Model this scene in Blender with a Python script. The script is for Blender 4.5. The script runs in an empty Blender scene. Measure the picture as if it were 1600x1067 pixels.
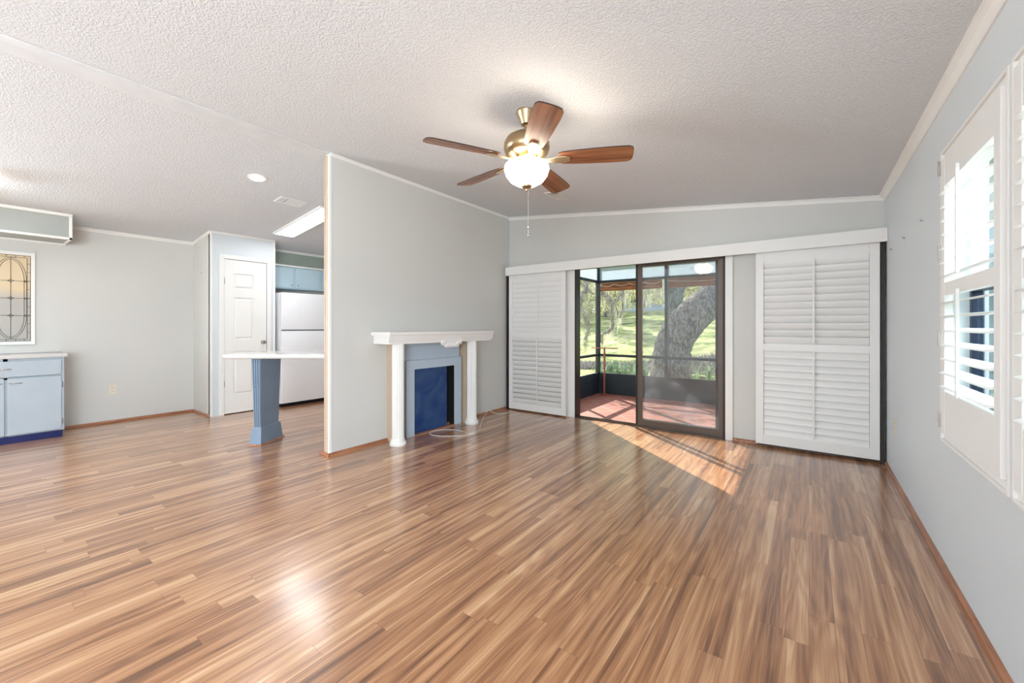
import bpy, bmesh, math, random
from mathutils import Vector, Matrix
random.seed(7)
PI = math.pi
sc = bpy.context.scene
COL = sc.collection

# ------------------------------------------------------------------ camera
cd = bpy.data.cameras.new('camera')
cd.sensor_width = 36.0
cd.lens = 638.6 / 1600 * 36.0
cd.shift_y = (510 - 533.5) / 1600.0
cd.clip_start = 0.02
cam = bpy.data.objects.new('camera', cd)
COL.objects.link(cam)
cam.location = (0, 0, 1.2)
cam.rotation_euler = (PI / 2, 0, math.atan2(464, 638.6))
sc.camera = cam

# ------------------------------------------------------------------ view
sc.view_settings.view_transform = 'Standard'
sc.view_settings.look = 'None'
sc.view_settings.gamma = 1.0
sc.view_settings.use_curve_mapping = False
sc.view_settings.exposure = 0.06
sc.cycles.max_bounces = 10
sc.cycles.diffuse_bounces = 5
sc.cycles.glossy_bounces = 4
sc.cycles.transmission_bounces = 6
sc.cycles.transparent_max_bounces = 24
sc.cycles.sample_clamp_indirect = 6.0
sc.cycles.use_denoising = True

# ------------------------------------------------------------------ sky
world = bpy.data.worlds.new('world'); sc.world = world
world.use_nodes = True
wn = world.node_tree; wn.nodes.clear()
w_out = wn.nodes.new('ShaderNodeOutputWorld'); w_bg = wn.nodes.new('ShaderNodeBackground')
w_tc = wn.nodes.new('ShaderNodeTexCoord'); w_no = wn.nodes.new('ShaderNodeTexNoise')
w_no.inputs['Scale'].default_value = 3.0; w_no.inputs['Detail'].default_value = 5
w_rp = wn.nodes.new('ShaderNodeValToRGB')
w_rp.color_ramp.elements[0].position = 0.38; w_rp.color_ramp.elements[0].color = (0.42, 0.60, 0.90, 1)
w_rp.color_ramp.elements[1].position = 0.66; w_rp.color_ramp.elements[1].color = (0.93, 0.96, 1.0, 1)
wn.links.new(w_tc.outputs['Generated'], w_no.inputs['Vector'])
wn.links.new(w_no.outputs['Fac'], w_rp.inputs['Fac'])
wn.links.new(w_rp.outputs['Color'], w_bg.inputs['Color'])
w_bg.inputs['Strength'].default_value = 1.9
wn.links.new(w_bg.outputs['Background'], w_out.inputs['Surface'])

# ------------------------------------------------------------------ sun and added fill lamps
def add_light(name, kind, loc, energy, color=(1, 1, 1), aim=None, **kw):
    l = bpy.data.lights.new(name, kind); l.energy = energy; l.color = color
    for k, v in kw.items(): setattr(l, k, v)
    o = bpy.data.objects.new(name, l); COL.objects.link(o); o.location = loc
    if aim is not None: o.rotation_euler = Vector(aim).to_track_quat('-Z', 'Y').to_euler()
    return o
E_ = math.radians(29)
SUN = (0.77 * math.cos(E_), -0.64 * math.cos(E_), -math.sin(E_))
add_light('sun', 'SUN', (-6, 12, 8), 14.0, (1.0, 0.94, 0.82), SUN, angle=0.009)
# fill lamps added outside made-up openings behind the camera, and outside the side windows
add_light('rear_fill_light', 'AREA', (-0.75, -3.34, 1.45), 45, (0.80, 0.91, 1.0), (-0.45, 1, 0.35), shape='RECTANGLE', size=2.1, size_y=1.4)
add_light('left_fill_light', 'AREA', (-7.20, -2.2, 1.45), 250, (0.82, 0.92, 1.0), (1, 0.15, 0.22), shape='RECTANGLE', size=1.6, size_y=1.3)
add_light('side_fill_light', 'AREA', (0.72, -1.75, 1.40), 235, (0.80, 0.91, 1.0), (-1, 0.3, 0.26), shape='RECTANGLE', size=1.9, size_y=1.3)
add_light('side_fill_light', 'AREA', (1.75, 2.1, 2.7), 190, (0.97, 0.985, 1.0), (-0.85, 0, -1.0), shape='RECTANGLE', size=2.4, size_y=1.4)  # added lamp outside the side windows, whitening the louvers and filling the room

# ================================================================== helpers
def tag(o, label=None, cat=None, group=None, kind=None):
    if label: o['label'] = label
    if cat: o['category'] = cat
    if group: o['group'] = group
    if kind: o['kind'] = kind
    return o
def thing(name, loc, label, cat, group=None):
    o = bpy.data.objects.new(name, None); COL.objects.link(o); o.location = loc
    o.empty_display_size = 0.1
    return tag(o, label, cat, group)
def wloc(o):
    v = Vector((0, 0, 0))
    while o is not None: v += Vector(o.location); o = o.parent
    return v
def obj(name, bm, mat, parent=None, smooth=False, label=None, kind=None):
    """bm in world coordinates -> one mesh object."""
    if parent is not None:
        bmesh.ops.translate(bm, verts=bm.verts, vec=-wloc(parent))
    me = bpy.data.meshes.new(name); bm.normal_update(); bm.to_mesh(me); bm.free()
    o = bpy.data.objects.new(name, me); COL.objects.link(o)
    if parent is not None: o.parent = parent
    if mat: me.materials.append(mat)
    if smooth:
        for p in me.polygons: p.use_smooth = True
        try: me.set_sharp_from_angle(angle=math.radians(38))
        except Exception: pass
    if label: o['label'] = label
    if kind: o['kind'] = kind
    return o
def copy_tree(o, parent=None):
    c = o.copy(); COL.objects.link(c)
    if parent is not None: c.parent = parent
    for ch in [x for x in list(o.children)]: copy_tree(ch, c)
    return c
def B(): return bmesh.new()
def box(bm, x0, x1, y0, y1, z0, z1, bev=0.0):
    x0, x1 = min(x0, x1), max(x0, x1); y0, y1 = min(y0, y1), max(y0, y1); z0, z1 = min(z0, z1), max(z0, z1)
    v = [bm.verts.new((x, y, z)) for z in (z0, z1) for y in (y0, y1) for x in (x0, x1)]
    fs = [bm.faces.new([v[i] for i in f]) for f in ((0, 2, 3, 1), (4, 5, 7, 6), (0, 1, 5, 4), (2, 6, 7, 3), (0, 4, 6, 2), (1, 3, 7, 5))]
    if bev > 0:
        es = list({e for f in fs for e in f.edges})
        bmesh.ops.bevel(bm, geom=es, offset=bev, segments=2, profile=0.6, affect='EDGES')
    return bm
def prism(bm, poly, axis, a0, a1):
    """extrude 2D polygon along an axis. axis 'x': poly=(y,z); 'y': (x,z); 'z': (x,y)"""
    def P(p, a):
        return {'x': (a, p[0], p[1]), 'y': (p[0], a, p[1]), 'z': (p[0], p[1], a)}[axis]
    A = [bm.verts.new(P(p, a0)) for p in poly]; Bv = [bm.verts.new(P(p, a1)) for p in poly]
    n = len(poly)
    fs = [bm.faces.new(A), bm.faces.new(Bv[::-1])]
    for i in range(n): fs.append(bm.faces.new((A[i], Bv[i], Bv[(i + 1) % n], A[(i + 1) % n])))
    bmesh.ops.recalc_face_normals(bm, faces=fs)
    return bm
def hexa(bm, lo, hi):
    """8 corner solid: lo, hi = 4 points each"""
    a = [bm.verts.new(p) for p in lo]; b = [bm.verts.new(p) for p in hi]
    fs = [bm.faces.new(a), bm.faces.new(b[::-1])] + [bm.faces.new((a[i], b[i], b[(i + 1) % 4], a[(i + 1) % 4])) for i in range(4)]
    bmesh.ops.recalc_face_normals(bm, faces=fs)
    return bm
def lathe(bm, cx, cy, prof, n=40, flute=0, fd=0.0):
    """prof = [(r, z)...]"""
    rings = []
    for r, z in prof:
        if r < 1e-5: rings.append([bm.verts.new((cx, cy, z))]); continue
        ring = []
        for i in range(n):
            a = 2 * PI * i / n
            rr = r
            if flute: rr = r - fd * (0.5 + 0.5 * math.cos(a * flute)) ** 2
            ring.append(bm.verts.new((cx + rr * math.cos(a), cy + rr * math.sin(a), z)))
        rings.append(ring)
    for A, C in zip(rings, rings[1:]):
        for i in range(n):
            j = (i + 1) % n
            if len(A) == 1 and len(C) == 1: continue
            if len(A) == 1: bm.faces.new((A[0], C[j], C[i]))
            elif len(C) == 1: bm.faces.new((A[i], A[j], C[0]))
            else: bm.faces.new((A[i], A[j], C[j], C[i]))
    bmesh.ops.recalc_face_normals(bm, faces=bm.faces)
    return bm
def tube(bm, pts, rad, n=10, caps=True):
    """rad scalar or list"""
    pts = [Vector(p) for p in pts]
    if not isinstance(rad, (list, tuple)): rad = [rad] * len(pts)
    rings = []; ref = Vector((0.13, 0.27, 0.95)).normalized()
    prevN = None
    for i, p in enumerate(pts):
        t = (pts[min(i + 1, len(pts) - 1)] - pts[max(i - 1, 0)]).normalized()
        if prevN is None:
            nn = t.cross(ref if abs(t.dot(ref)) < 0.9 else Vector((1, 0, 0))).normalized()
        else: nn = (prevN - t * prevN.dot(t)).normalized()
        prevN = nn; bn = t.cross(nn)
        rings.append([bm.verts.new(p + (nn * math.cos(2 * PI * k / n) + bn * math.sin(2 * PI * k / n)) * rad[i]) for k in range(n)])
    for A, C in zip(rings, rings[1:]):
        for k in range(n): bm.faces.new((A[k], A[(k + 1) % n], C[(k + 1) % n], C[k]))
    if caps:
        bm.faces.new(rings[0][::-1]); bm.faces.new(rings[-1])
    return bm
def spline(P, m=8):
    P = [Vector(p) for p in P]; out = []
    Q = [P[0] * 2 - P[1]] + P + [P[-1] * 2 - P[-2]]
    for i in range(1, len(Q) - 2):
        for k in range(m):
            t = k / m; a, b, c, d = Q[i - 1], Q[i], Q[i + 1], Q[i + 2]
            out.append(0.5 * ((2 * b) + (c - a) * t + (2 * a - 5 * b + 4 * c - d) * t * t + (3 * b - a - 3 * c + d) * t ** 3))
    out.append(P[-1]); return out

# ------------------------------------------------------------------ pixel -> place helper (only to lay out measured points)
FX, FY = -math.sin(cam.rotation_euler.z), math.cos(cam.rotation_euler.z)
def fl(px, py, z=0.0):
    u = (px - 800) / 638.6; v = (510 - py) / 638.6
    t = (z - 1.2) / v
    return ((FX + FY * u) * t, (FY - FX * u) * t)

# ================================================================== materials
def lin(c): return tuple(((x / 255) / 12.92 if x / 255 <= 0.04045 else ((x / 255 + 0.055) / 1.055) ** 2.4) for x in c)
def mat(name, rgb, rough=0.5, metal=0.0, var=0.04, vscale=6.0, bump=0.0, bscale=80.0, spec=0.5, coat=0.0, bdist=0.002):
    m = bpy.data.materials.new(name); m.use_nodes = True
    nt = m.node_tree; b = nt.nodes['Principled BSDF']
    c = lin(rgb)
    b.inputs['Roughness'].default_value = rough; b.inputs['Metallic'].default_value = metal
    b.inputs['Specular IOR Level'].default_value = spec
    b.inputs['Coat Weight'].default_value = coat
    tc = nt.nodes.new('ShaderNodeTexCoord')
    n = nt.nodes.new('ShaderNodeTexNoise'); n.inputs['Scale'].default_value = vscale; n.inputs['Detail'].default_value = 3
    nt.links.new(tc.outputs['Object'], n.inputs['Vector'])
    r = nt.nodes.new('ShaderNodeValToRGB')
    r.color_ramp.elements[0].position = 0.3; r.color_ramp.elements[1].position = 0.7
    r.color_ramp.elements[0].color = (*[max(0, x * (1 - var)) for x in c], 1)
    r.color_ramp.elements[1].color = (*[min(1, x * (1 + var)) for x in c], 1)
    nt.links.new(n.outputs['Fac'], r.inputs['Fac']); nt.links.new(r.outputs['Color'], b.inputs['Base Color'])
    if bump > 0:
        n2 = nt.nodes.new('ShaderNodeTexNoise'); n2.inputs['Scale'].default_value = bscale; n2.inputs['Detail'].default_value = 4
        nt.links.new(tc.outputs['Object'], n2.inputs['Vector'])
        bp = nt.nodes.new('ShaderNodeBump'); bp.inputs['Strength'].default_value = bump; bp.inputs['Distance'].default_value = bdist
        nt.links.new(n2.outputs['Fac'], bp.inputs['Height']); nt.links.new(bp.outputs['Normal'], b.inputs['Normal'])
    return m
def emit_mat(name, rgb, s):
    m = bpy.data.materials.new(name); m.use_nodes = True
    b = m.node_tree.nodes['Principled BSDF']
    b.inputs['Base Color'].default_value = (0.9, 0.9, 0.9, 1)
    b.inputs['Emission Color'].default_value = (*rgb, 1); b.inputs['Emission Strength'].default_value = s
    return m

M = {}
M['wall'] = mat('wall_paint', (208, 207, 202), 0.55, var=0.015, vscale=1.5, bump=0.08, bscale=220)
M['wall_blue'] = mat('wall_paint_blue', (212, 218, 221), 0.5, var=0.015, vscale=1.5, bump=0.08, bscale=220)
M['white'] = mat('white_trim', (236, 235, 231), 0.35, var=0.015, vscale=4)
M['white_gloss'] = mat('white_enamel', (238, 238, 240), 0.22, var=0.01, bump=0.1, bscale=300)
M['shutter'] = mat('shutter_white', (236, 235, 232), 0.38, var=0.01)
M['cream'] = mat('cream_trim', (200, 178, 152), 0.42, var=0.03)
M['mantel'] = mat('mantel_white', (240, 238, 234), 0.42, var=0.015, vscale=8)
M['bluegrey'] = mat('bluegrey_paint', (186, 200, 212), 0.42, var=0.03, vscale=5)
M['cab'] = mat('cabinet_paint', (178, 190, 199), 0.4, var=0.03, vscale=5)
M['cab_k'] = mat('kitchen_cabinet_paint', (184, 206, 216), 0.4, var=0.03, vscale=5)
M['ped'] = mat('pedestal_paint', (122, 140, 160), 0.42, var=0.08, vscale=4)
M['counter'] = mat('solid_surface', (214, 213, 210), 0.16, var=0.01, coat=0.3)
M['navy'] = mat('navy_base', (12, 26, 92), 0.35, var=0.1)
M['dark'] = mat('black_void', (6, 6, 8), 0.8)
M['bronze'] = mat('bronze_frame', (52, 48, 46), 0.38, 0.6, var=0.06)
M['bronze_lt'] = mat('bronze_frame_light', (96, 86, 78), 0.35, 0.7, var=0.06)
M['screenframe'] = mat('dark_screen_frame', (30, 38, 44), 0.5, 0.2)
M['kneewall'] = mat('dark_kneewall', (28, 40, 50), 0.6, var=0.12, vscale=3)
M['brass'] = mat('antique_brass', (178, 154, 120), 0.3, 1.0, var=0.05)
M['brass_pale'] = mat('pale_brass', (214, 196, 164), 0.3, 0.9, var=0.04)
M['nickel'] = mat('brushed_nickel', (190, 188, 184), 0.25, 1.0)
M['steel'] = mat('steel', (150, 150, 150), 0.35, 1.0)
M['ivory'] = mat('ivory_plastic', (222, 214, 192), 0.4)
M['slot'] = mat('dark_slot', (30, 28, 26), 0.6)
M['vent_dark'] = mat('vent_dark', (90, 92, 94), 0.6)
M['cable'] = mat('white_cable', (232, 226, 218), 0.5)
M['rust'] = mat('red_metal', (150, 84, 70), 0.55, var=0.12, vscale=20)
M['hearth'] = mat('hearth_strip', (176, 128, 104), 0.4, var=0.1)

def ceiling_mat():
    m = bpy.data.materials.new('textured_ceiling'); m.use_nodes = True
    nt = m.node_tree; b = nt.nodes['Principled BSDF']
    b.inputs['Roughness'].default_value = 0.9; b.inputs['Specular IOR Level'].default_value = 0.15
    b.inputs['Base Color'].default_value = (*lin((220, 223, 226)), 1)
    tc = nt.nodes.new('ShaderNodeTexCoord')
    v = nt.nodes.new('ShaderNodeTexVoronoi'); v.inputs['Scale'].default_value = 110; v.feature = 'SMOOTH_F1'; v.inputs['Smoothness'].default_value = 0.4
    n = nt.nodes.new('ShaderNodeTexNoise'); n.inputs['Scale'].default_value = 78; n.inputs['Detail'].default_value = 2; n.inputs['Distortion'].default_value = 0.6
    r = nt.nodes.new('ShaderNodeValToRGB'); r.color_ramp.elements[0].position = 0.42; r.color_ramp.elements[1].position = 0.56
    mx = nt.nodes.new('ShaderNodeMath'); mx.operation = 'MULTIPLY_ADD'; mx.inputs[1].default_value = -0.6
    bp = nt.nodes.new('ShaderNodeBump'); bp.inputs['Strength'].default_value = 0.62; bp.inputs['Distance'].default_value = 0.0042
    nt.links.new(tc.outputs['Object'], v.inputs['Vector']); nt.links.new(tc.outputs['Object'], n.inputs['Vector'])
    nt.links.new(n.outputs['Fac'], r.inputs['Fac'])
    nt.links.new(v.outputs['Distance'], mx.inputs[0]); nt.links.new(r.outputs['Color'], mx.inputs[2])
    nt.links.new(mx.outputs[0], bp.inputs['Height']); nt.links.new(bp.outputs['Normal'], b.inputs['Normal'])
    return m
M['ceiling'] = ceiling_mat()

def floor_mat():
    m = bpy.data.materials.new('laminate_planks'); m.use_nodes = True
    nt = m.node_tree; N = nt.nodes; L = nt.links; b = N['Principled BSDF']
    def math_(op, a, c=None, d=None):
        n = N.new('ShaderNodeMath'); n.operation = op
        for i, s in enumerate((a, c, d)):
            if s is None: continue
            if isinstance(s, (int, float)): n.inputs[i].default_value = s
            else: L.new(s, n.inputs[i])
        return n.outputs[0]
    def comb(x, y, z=0.0):
        n = N.new('ShaderNodeCombineXYZ')
        for i, s in enumerate((x, y, z)):
            if isinstance(s, (int, float)): n.inputs[i].default_value = s
            else: L.new(s, n.inputs[i])
        return n.outputs[0]
    def ramp(f, stops):
        n = N.new('ShaderNodeValToRGB'); e = n.color_ramp.elements
        while len(e) < len(stops): e.new(0.5)
        for el, (p, c) in zip(e, stops): el.position = p; el.color = (*c, 1)
        L.new(f, n.inputs['Fac']); return n.outputs['Color']
    def wnoise(vec, out='Value'):
        n = N.new('ShaderNodeTexWhiteNoise'); n.noise_dimensions = '3D'; L.new(vec, n.inputs['Vector']); return n.outputs[out]
    def noise(vec, sc_, det=4, dist=0.0):
        n = N.new('ShaderNodeTexNoise'); n.inputs['Scale'].default_value = sc_; n.inputs['Detail'].default_value = det
        n.inputs['Distortion'].default_value = dist; L.new(vec, n.inputs['Vector']); return n.outputs['Fac']
    geo = N.new('ShaderNodeNewGeometry'); sep = N.new('ShaderNodeSeparateXYZ'); L.new(geo.outputs['Position'], sep.inputs[0])
    X, Y = sep.outputs[0], sep.outputs[1]
    W = 0.084
    xr = math_('DIVIDE', X, W); row = math_('FLOOR', xr); fx = math_('FRACT', xr)
    rnd = wnoise(comb(row, 3.3, 1.0))
    LEN = math_('MULTIPLY_ADD', wnoise(comb(row, 8.1, 4.0)), 0.60, 0.80)
    yr = math_('DIVIDE', math_('MULTIPLY_ADD', rnd, 7.0, Y), LEN); bl = math_('FLOOR', yr); fy = math_('FRACT', yr)
    pid = comb(row, bl, 5.0); r1 = wnoise(pid); r2 = wnoise(comb(bl, row, 11.0)); r3 = wnoise(comb(row, bl, 23.0))
    # grain coordinates, shifted for every strip
    gx = math_('MULTIPLY_ADD', r1, 13.0, X); gy = math_('MULTIPLY_ADD', r2, 37.0, Y)
    # cathedral: contour lines of a stretched noise
    n1 = noise(comb(math_('MULTIPLY', gx, 8.0), math_('MULTIPLY', gy, 0.7), r3), 1.0, 2, 0.25)
    rings = math_('SINE', math_('MULTIPLY', n1, 70.0))
    rings01 = math_('MULTIPLY_ADD', rings, 0.5, 0.5)
    fib = noise(comb(math_('MULTIPLY', gx, 190.0), math_('MULTIPLY', gy, 4.0), r3), 1.0, 3)
    streak = noise(comb(math_('MULTIPLY', gx, 30.0), math_('MULTIPLY', gy, 0.6), r3), 1.0, 4, 0.15)
    tone = math_('MULTIPLY_ADD', math_('SUBTRACT', streak, 0.5), 1.45, math_('MULTIPLY_ADD', math_('SUBTRACT', r2, 0.5), 0.30, 0.55))
    tone = math_('MULTIPLY_ADD', math_('SUBTRACT', rings01, 0.5), 0.15, tone)
    tone = math_('MULTIPLY_ADD', math_('SUBTRACT', fib, 0.5), 0.55, tone)
    col = ramp(tone, [(0.06, lin((88, 54, 34))), (0.30, lin((132, 86, 54))), (0.52, lin((168, 117, 79))), (0.74, lin((193, 145, 104))), (0.97, lin((214, 174, 134)))])
    # seams
    ex = math_('MINIMUM', fx, math_('SUBTRACT', 1.0, fx)); ey = math_('MINIMUM', fy, math_('SUBTRACT', 1.0, fy))
    sx = math_('LESS_THAN', ex, 0.010); sy = math_('LESS_THAN', math_('MULTIPLY', ey, LEN), 0.0011)
    seam = math_('MAXIMUM', sx, sy)
    mix = N.new('ShaderNodeMix'); mix.data_type = 'RGBA'; mix.blend_type = 'MULTIPLY'
    L.new(math_('MULTIPLY', seam, 0.45), mix.inputs[0]); L.new(col, mix.inputs[6]); mix.inputs[7].default_value = (0.35, 0.25, 0.2, 1)
    L.new(mix.outputs[2], b.inputs['Base Color'])
    rg = math_('MULTIPLY_ADD', noise(comb(math_('MULTIPLY', X, 3.0), math_('MULTIPLY', Y, 2.0)), 1.0, 4), 0.10, 0.22)
    L.new(math_('MULTIPLY_ADD', fib, 0.08, rg), b.inputs['Roughness'])
    b.inputs['Specular IOR Level'].default_value = 0.6; b.inputs['Coat Weight'].default_value = 0.9; b.inputs['Coat Roughness'].default_value = 0.19
    bp = N.new('ShaderNodeBump'); bp.inputs['Strength'].default_value = 0.10; bp.inputs['Distance'].default_value = 0.0006
    L.new(math_('SUBTRACT', fib, seam), bp.inputs['Height']); L.new(bp.outputs['Normal'], b.inputs['Normal'])
    return m
M['floor'] = floor_mat()
def wood_mat(name, a, c, rough=0.3, axis=1, s=60):
    m = bpy.data.materials.new(name); m.use_nodes = True
    nt = m.node_tree; b = nt.nodes['Principled BSDF']; b.inputs['Roughness'].default_value = rough
    tc = nt.nodes.new('ShaderNodeTexCoord'); mp = nt.nodes.new('ShaderNodeMapping')
    sv = [s, s, s]; sv[axis] = s * 0.05; mp.inputs['Scale'].default_value = sv
    n = nt.nodes.new('ShaderNodeTexNoise'); n.inputs['Scale'].default_value = 1; n.inputs['Detail'].default_value = 4
    r = nt.nodes.new('ShaderNodeValToRGB'); r.color_ramp.elements[0].position = 0.35; r.color_ramp.elements[1].position = 0.65
    r.color_ramp.elements[0].color = (*lin(a), 1); r.color_ramp.elements[1].color = (*lin(c), 1)
    nt.links.new(tc.outputs['Object'], mp.inputs['Vector']); nt.links.new(mp.outputs[0], n.inputs['Vector'])
    nt.links.new(n.outputs['Fac'], r.inputs['Fac']); nt.links.new(r.outputs['Color'], b.inputs['Base Color'])
    return m
M['base_wood'] = wood_mat('baseboard_wood', (140, 88, 60), (176, 120, 86), 0.25)
M['walnut'] = wood_mat('walnut_blade', (112, 70, 46), (158, 104, 72), 0.26, 0, 40)
M['blade_edge'] = mat('blade_dark', (50, 30, 22), 0.4)

def glass_mat(name, tint=(1, 1, 1), haze=0.0, dirt=0.0, refl=1.0):
    m = bpy.data.materials.new(name); m.use_nodes = True
    nt = m.node_tree; N = nt.nodes; L = nt.links; N.remove(N['Principled BSDF'])
    out = N['Material Output']; tr = N.new('ShaderNodeBsdfTransparent'); tr.inputs[0].default_value = (*tint, 1)
    gl = N.new('ShaderNodeBsdfGlossy'); gl.inputs['Roughness'].default_value = 0.02
    lw = N.new('ShaderNodeLayerWeight'); lw.inputs['Blend'].default_value = 0.5
    pw = N.new('ShaderNodeMath'); pw.operation = 'POWER'; L.new(lw.outputs['Facing'], pw.inputs[0]); pw.inputs[1].default_value = 5
    fr = N.new('ShaderNodeMath'); fr.operation = 'MULTIPLY_ADD'; L.new(pw.outputs[0], fr.inputs[0]); fr.inputs[1].default_value = 0.9 * refl; fr.inputs[2].default_value = 0.045 * refl
    mx = N.new('ShaderNodeMixShader'); L.new(fr.outputs[0], mx.inputs[0]); L.new(tr.outputs[0], mx.inputs[1]); L.new(gl.outputs[0], mx.inputs[2])
    last = mx.outputs[0]
    if dirt > 0 or haze > 0:
        tc = N.new('ShaderNodeTexCoord'); n = N.new('ShaderNodeTexNoise'); n.inputs['Scale'].default_value = 3.2; n.inputs['Detail'].default_value = 7; n.inputs['Distortion'].default_value = 0.8
        L.new(tc.outputs['Object'], n.inputs['Vector'])
        r = N.new('ShaderNodeMapRange'); r.inputs[1].default_value = 0.42; r.inputs[2].default_value = 0.75; r.inputs[3].default_value = haze; r.inputs[4].default_value = haze + dirt
        L.new(n.outputs['Fac'], r.inputs[0])
        df = N.new('ShaderNodeBsdfDiffuse'); df.inputs[0].default_value = (0.62, 0.70, 0.78, 1)
        tl = N.new('ShaderNodeBsdfTranslucent'); tl.inputs[0].default_value = (0.62, 0.70, 0.78, 1)
        ad = N.new('ShaderNodeMixShader'); ad.inputs[0].default_value = 0.6; L.new(df.outputs[0], ad.inputs[1]); L.new(tl.outputs[0], ad.inputs[2])
        m2 = N.new('ShaderNodeMixShader'); L.new(r.outputs[0], m2.inputs[0]); L.new(last, m2.inputs[1]); L.new(ad.outputs[0], m2.inputs[2]); last = m2.outputs[0]
    L.new(last, out.inputs[0]); return m
M['glass'] = glass_mat('clear_glass')
M['glass_dirty'] = glass_mat('smudged_glass', (0.95, 0.965, 0.97), 0.02, 0.09)
M['glass_teal'] = glass_mat('tinted_glass', (0.9, 0.96, 0.98))
M['screen'] = glass_mat('insect_screen', (0.93, 0.93, 0.93), 0.012, 0.01, 0.0)

# ================================================================== room shell
R = 0.545; BK = 4.854; P = -3.583; PT = 0.085; LW = -7.05; FR = -3.2
def ceilR(x): return 2.353 + 0.1095 * (R - x)
RX = -3.70; RZ = ceilR(RX)
def ceilL(x): return RZ - 0.13 * (RX - x)
def S(name, bm, m, parent=None, smooth=False):
    o = obj(name, bm, m, parent, smooth)
    if parent is None: o['kind'] = 'structure'
    return o
b = B(); box(b, LW - 0.1, R + 0.1, FR - 0.1, BK + 0.0, -0.06, 0.0); S('floor', b, M['floor'])
b = B(); prism(b, [(R + 0.12, ceilR(R + 0.12)), (RX, RZ), (LW - 0.12, ceilL(LW - 0.12)), (LW - 0.12, ceilL(LW - 0.12) + 0.1), (RX, RZ + 0.12), (R + 0.12, ceilR(R + 0.12) + 0.1)], 'y', FR - 0.12, BK + 0.15)
S('ceiling', b, M['ceiling'])
def wall_y(name, y0, y1, x0, x1, m, holes=()):
    """wall parallel to X with rectangular openings (xa, xb, za, zb); the top follows the ceiling"""
    b = B(); xs = sorted({x0, x1, *[h[0] for h in holes], *[h[1] for h in holes], *([RX] if x0 < RX < x1 else [])})
    top = lambda x: (ceilR(x) if x >= RX else ceilL(x)) + 0.03
    for a, c in zip(xs, xs[1:]):
        hs = [h for h in holes if h[0] <= a + 1e-6 and h[1] >= c - 1e-6]
        if not hs: prism(b, [(a, -0.05), (c, -0.05), (c, top(c)), (a, top(a))], 'y', y0, y1)
        else:
            h = hs[0]
            if h[2] > 0.0: prism(b, [(a, -0.05), (c, -0.05), (c, h[2]), (a, h[2])], 'y', y0, y1)
            prism(b, [(a, h[3]), (c, h[3]), (c, top(c)), (a, top(a))], 'y', y0, y1)
    return S(name, b, m)
def wall_x(name, x0, x1, y0, y1, ztop, m, holes=()):
    b = B(); ys = sorted({y0, y1, *[h[0] for h in holes], *[h[1] for h in holes]})
    for a, c in zip(ys, ys[1:]):
        hs = [h for h in holes if h[0] <= a + 1e-6 and h[1] >= c - 1e-6]
        if not hs: box(b, x0, x1, a, c, -0.05, ztop)
        else:
            h = hs[0]; box(b, x0, x1, a, c, -0.05, h[2]); box(b, x0, x1, a, c, h[3], ztop)
    return S(name, b, m)
DX0, DX1, DZ = -2.50, -0.715, 1.99
wall_y('wall_back', BK, BK + 0.12, LW - 0.1, R + 0.1, M['wall'], [(DX0, DX1, -0.05, DZ)])
W1 = (2.05, 2.79, 0.70, 1.98); W2 = (1.19, 1.93, 0.70, 1.98); W4 = (-2.7, -0.8, 0.75, 2.05)  # last opening is unseen, added for the side fill lamp
wall_x('wall_right', R, R + 0.12, FR, BK, ceilR(R) + 0.03, M['wall_blue'], [W1, W2, W4])
wall_x('wall_left', LW - 0.12, LW, FR, BK, ceilL(LW) + 0.03, M['wall'], [(-3.0, -1.4, 0.8, 2.1)])  # unseen opening, added to let the left fill lamp in
wall_y('wall_front', FR - 0.12, FR, LW - 0.1, R + 0.1, M['wall'], [(-1.8, 0.3, 0.75, 2.15)])  # opening out of view, added for the rear fill lamp
wall_x('wall_partition', P - PT, P, 2.075, BK, ceilR(P) + 0.01, M['wall'])
# pantry block
PX = -6.40; PY0 = 2.03; PY1 = 2.83
b = B(); prism(b, [(LW, -0.05), (PX - 0.002, -0.05), (PX - 0.002, ceilL(PX) + 0.02), (LW, ceilL(LW) + 0.02)], 'y', PY0, PY0 + 0.07)
S('wall_pantry_side', b, M['wall'])
b = B(); box(b, PX - 0.07, PX, PY0, 2.165, -0.05, ceilL(PX) + 0.02); box(b, PX - 0.07, PX, 2.735, PY1, -0.05, ceilL(PX) + 0.02); box(b, PX - 0.07, PX, 2.165, 2.735, 2.135, ceilL(PX) + 0.02)
box(b, LW, PX - 0.07, PY1 - 0.06, PY1, -0.05, 2.42)
S('wall_pantry', b, M['wall_blue'])

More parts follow.
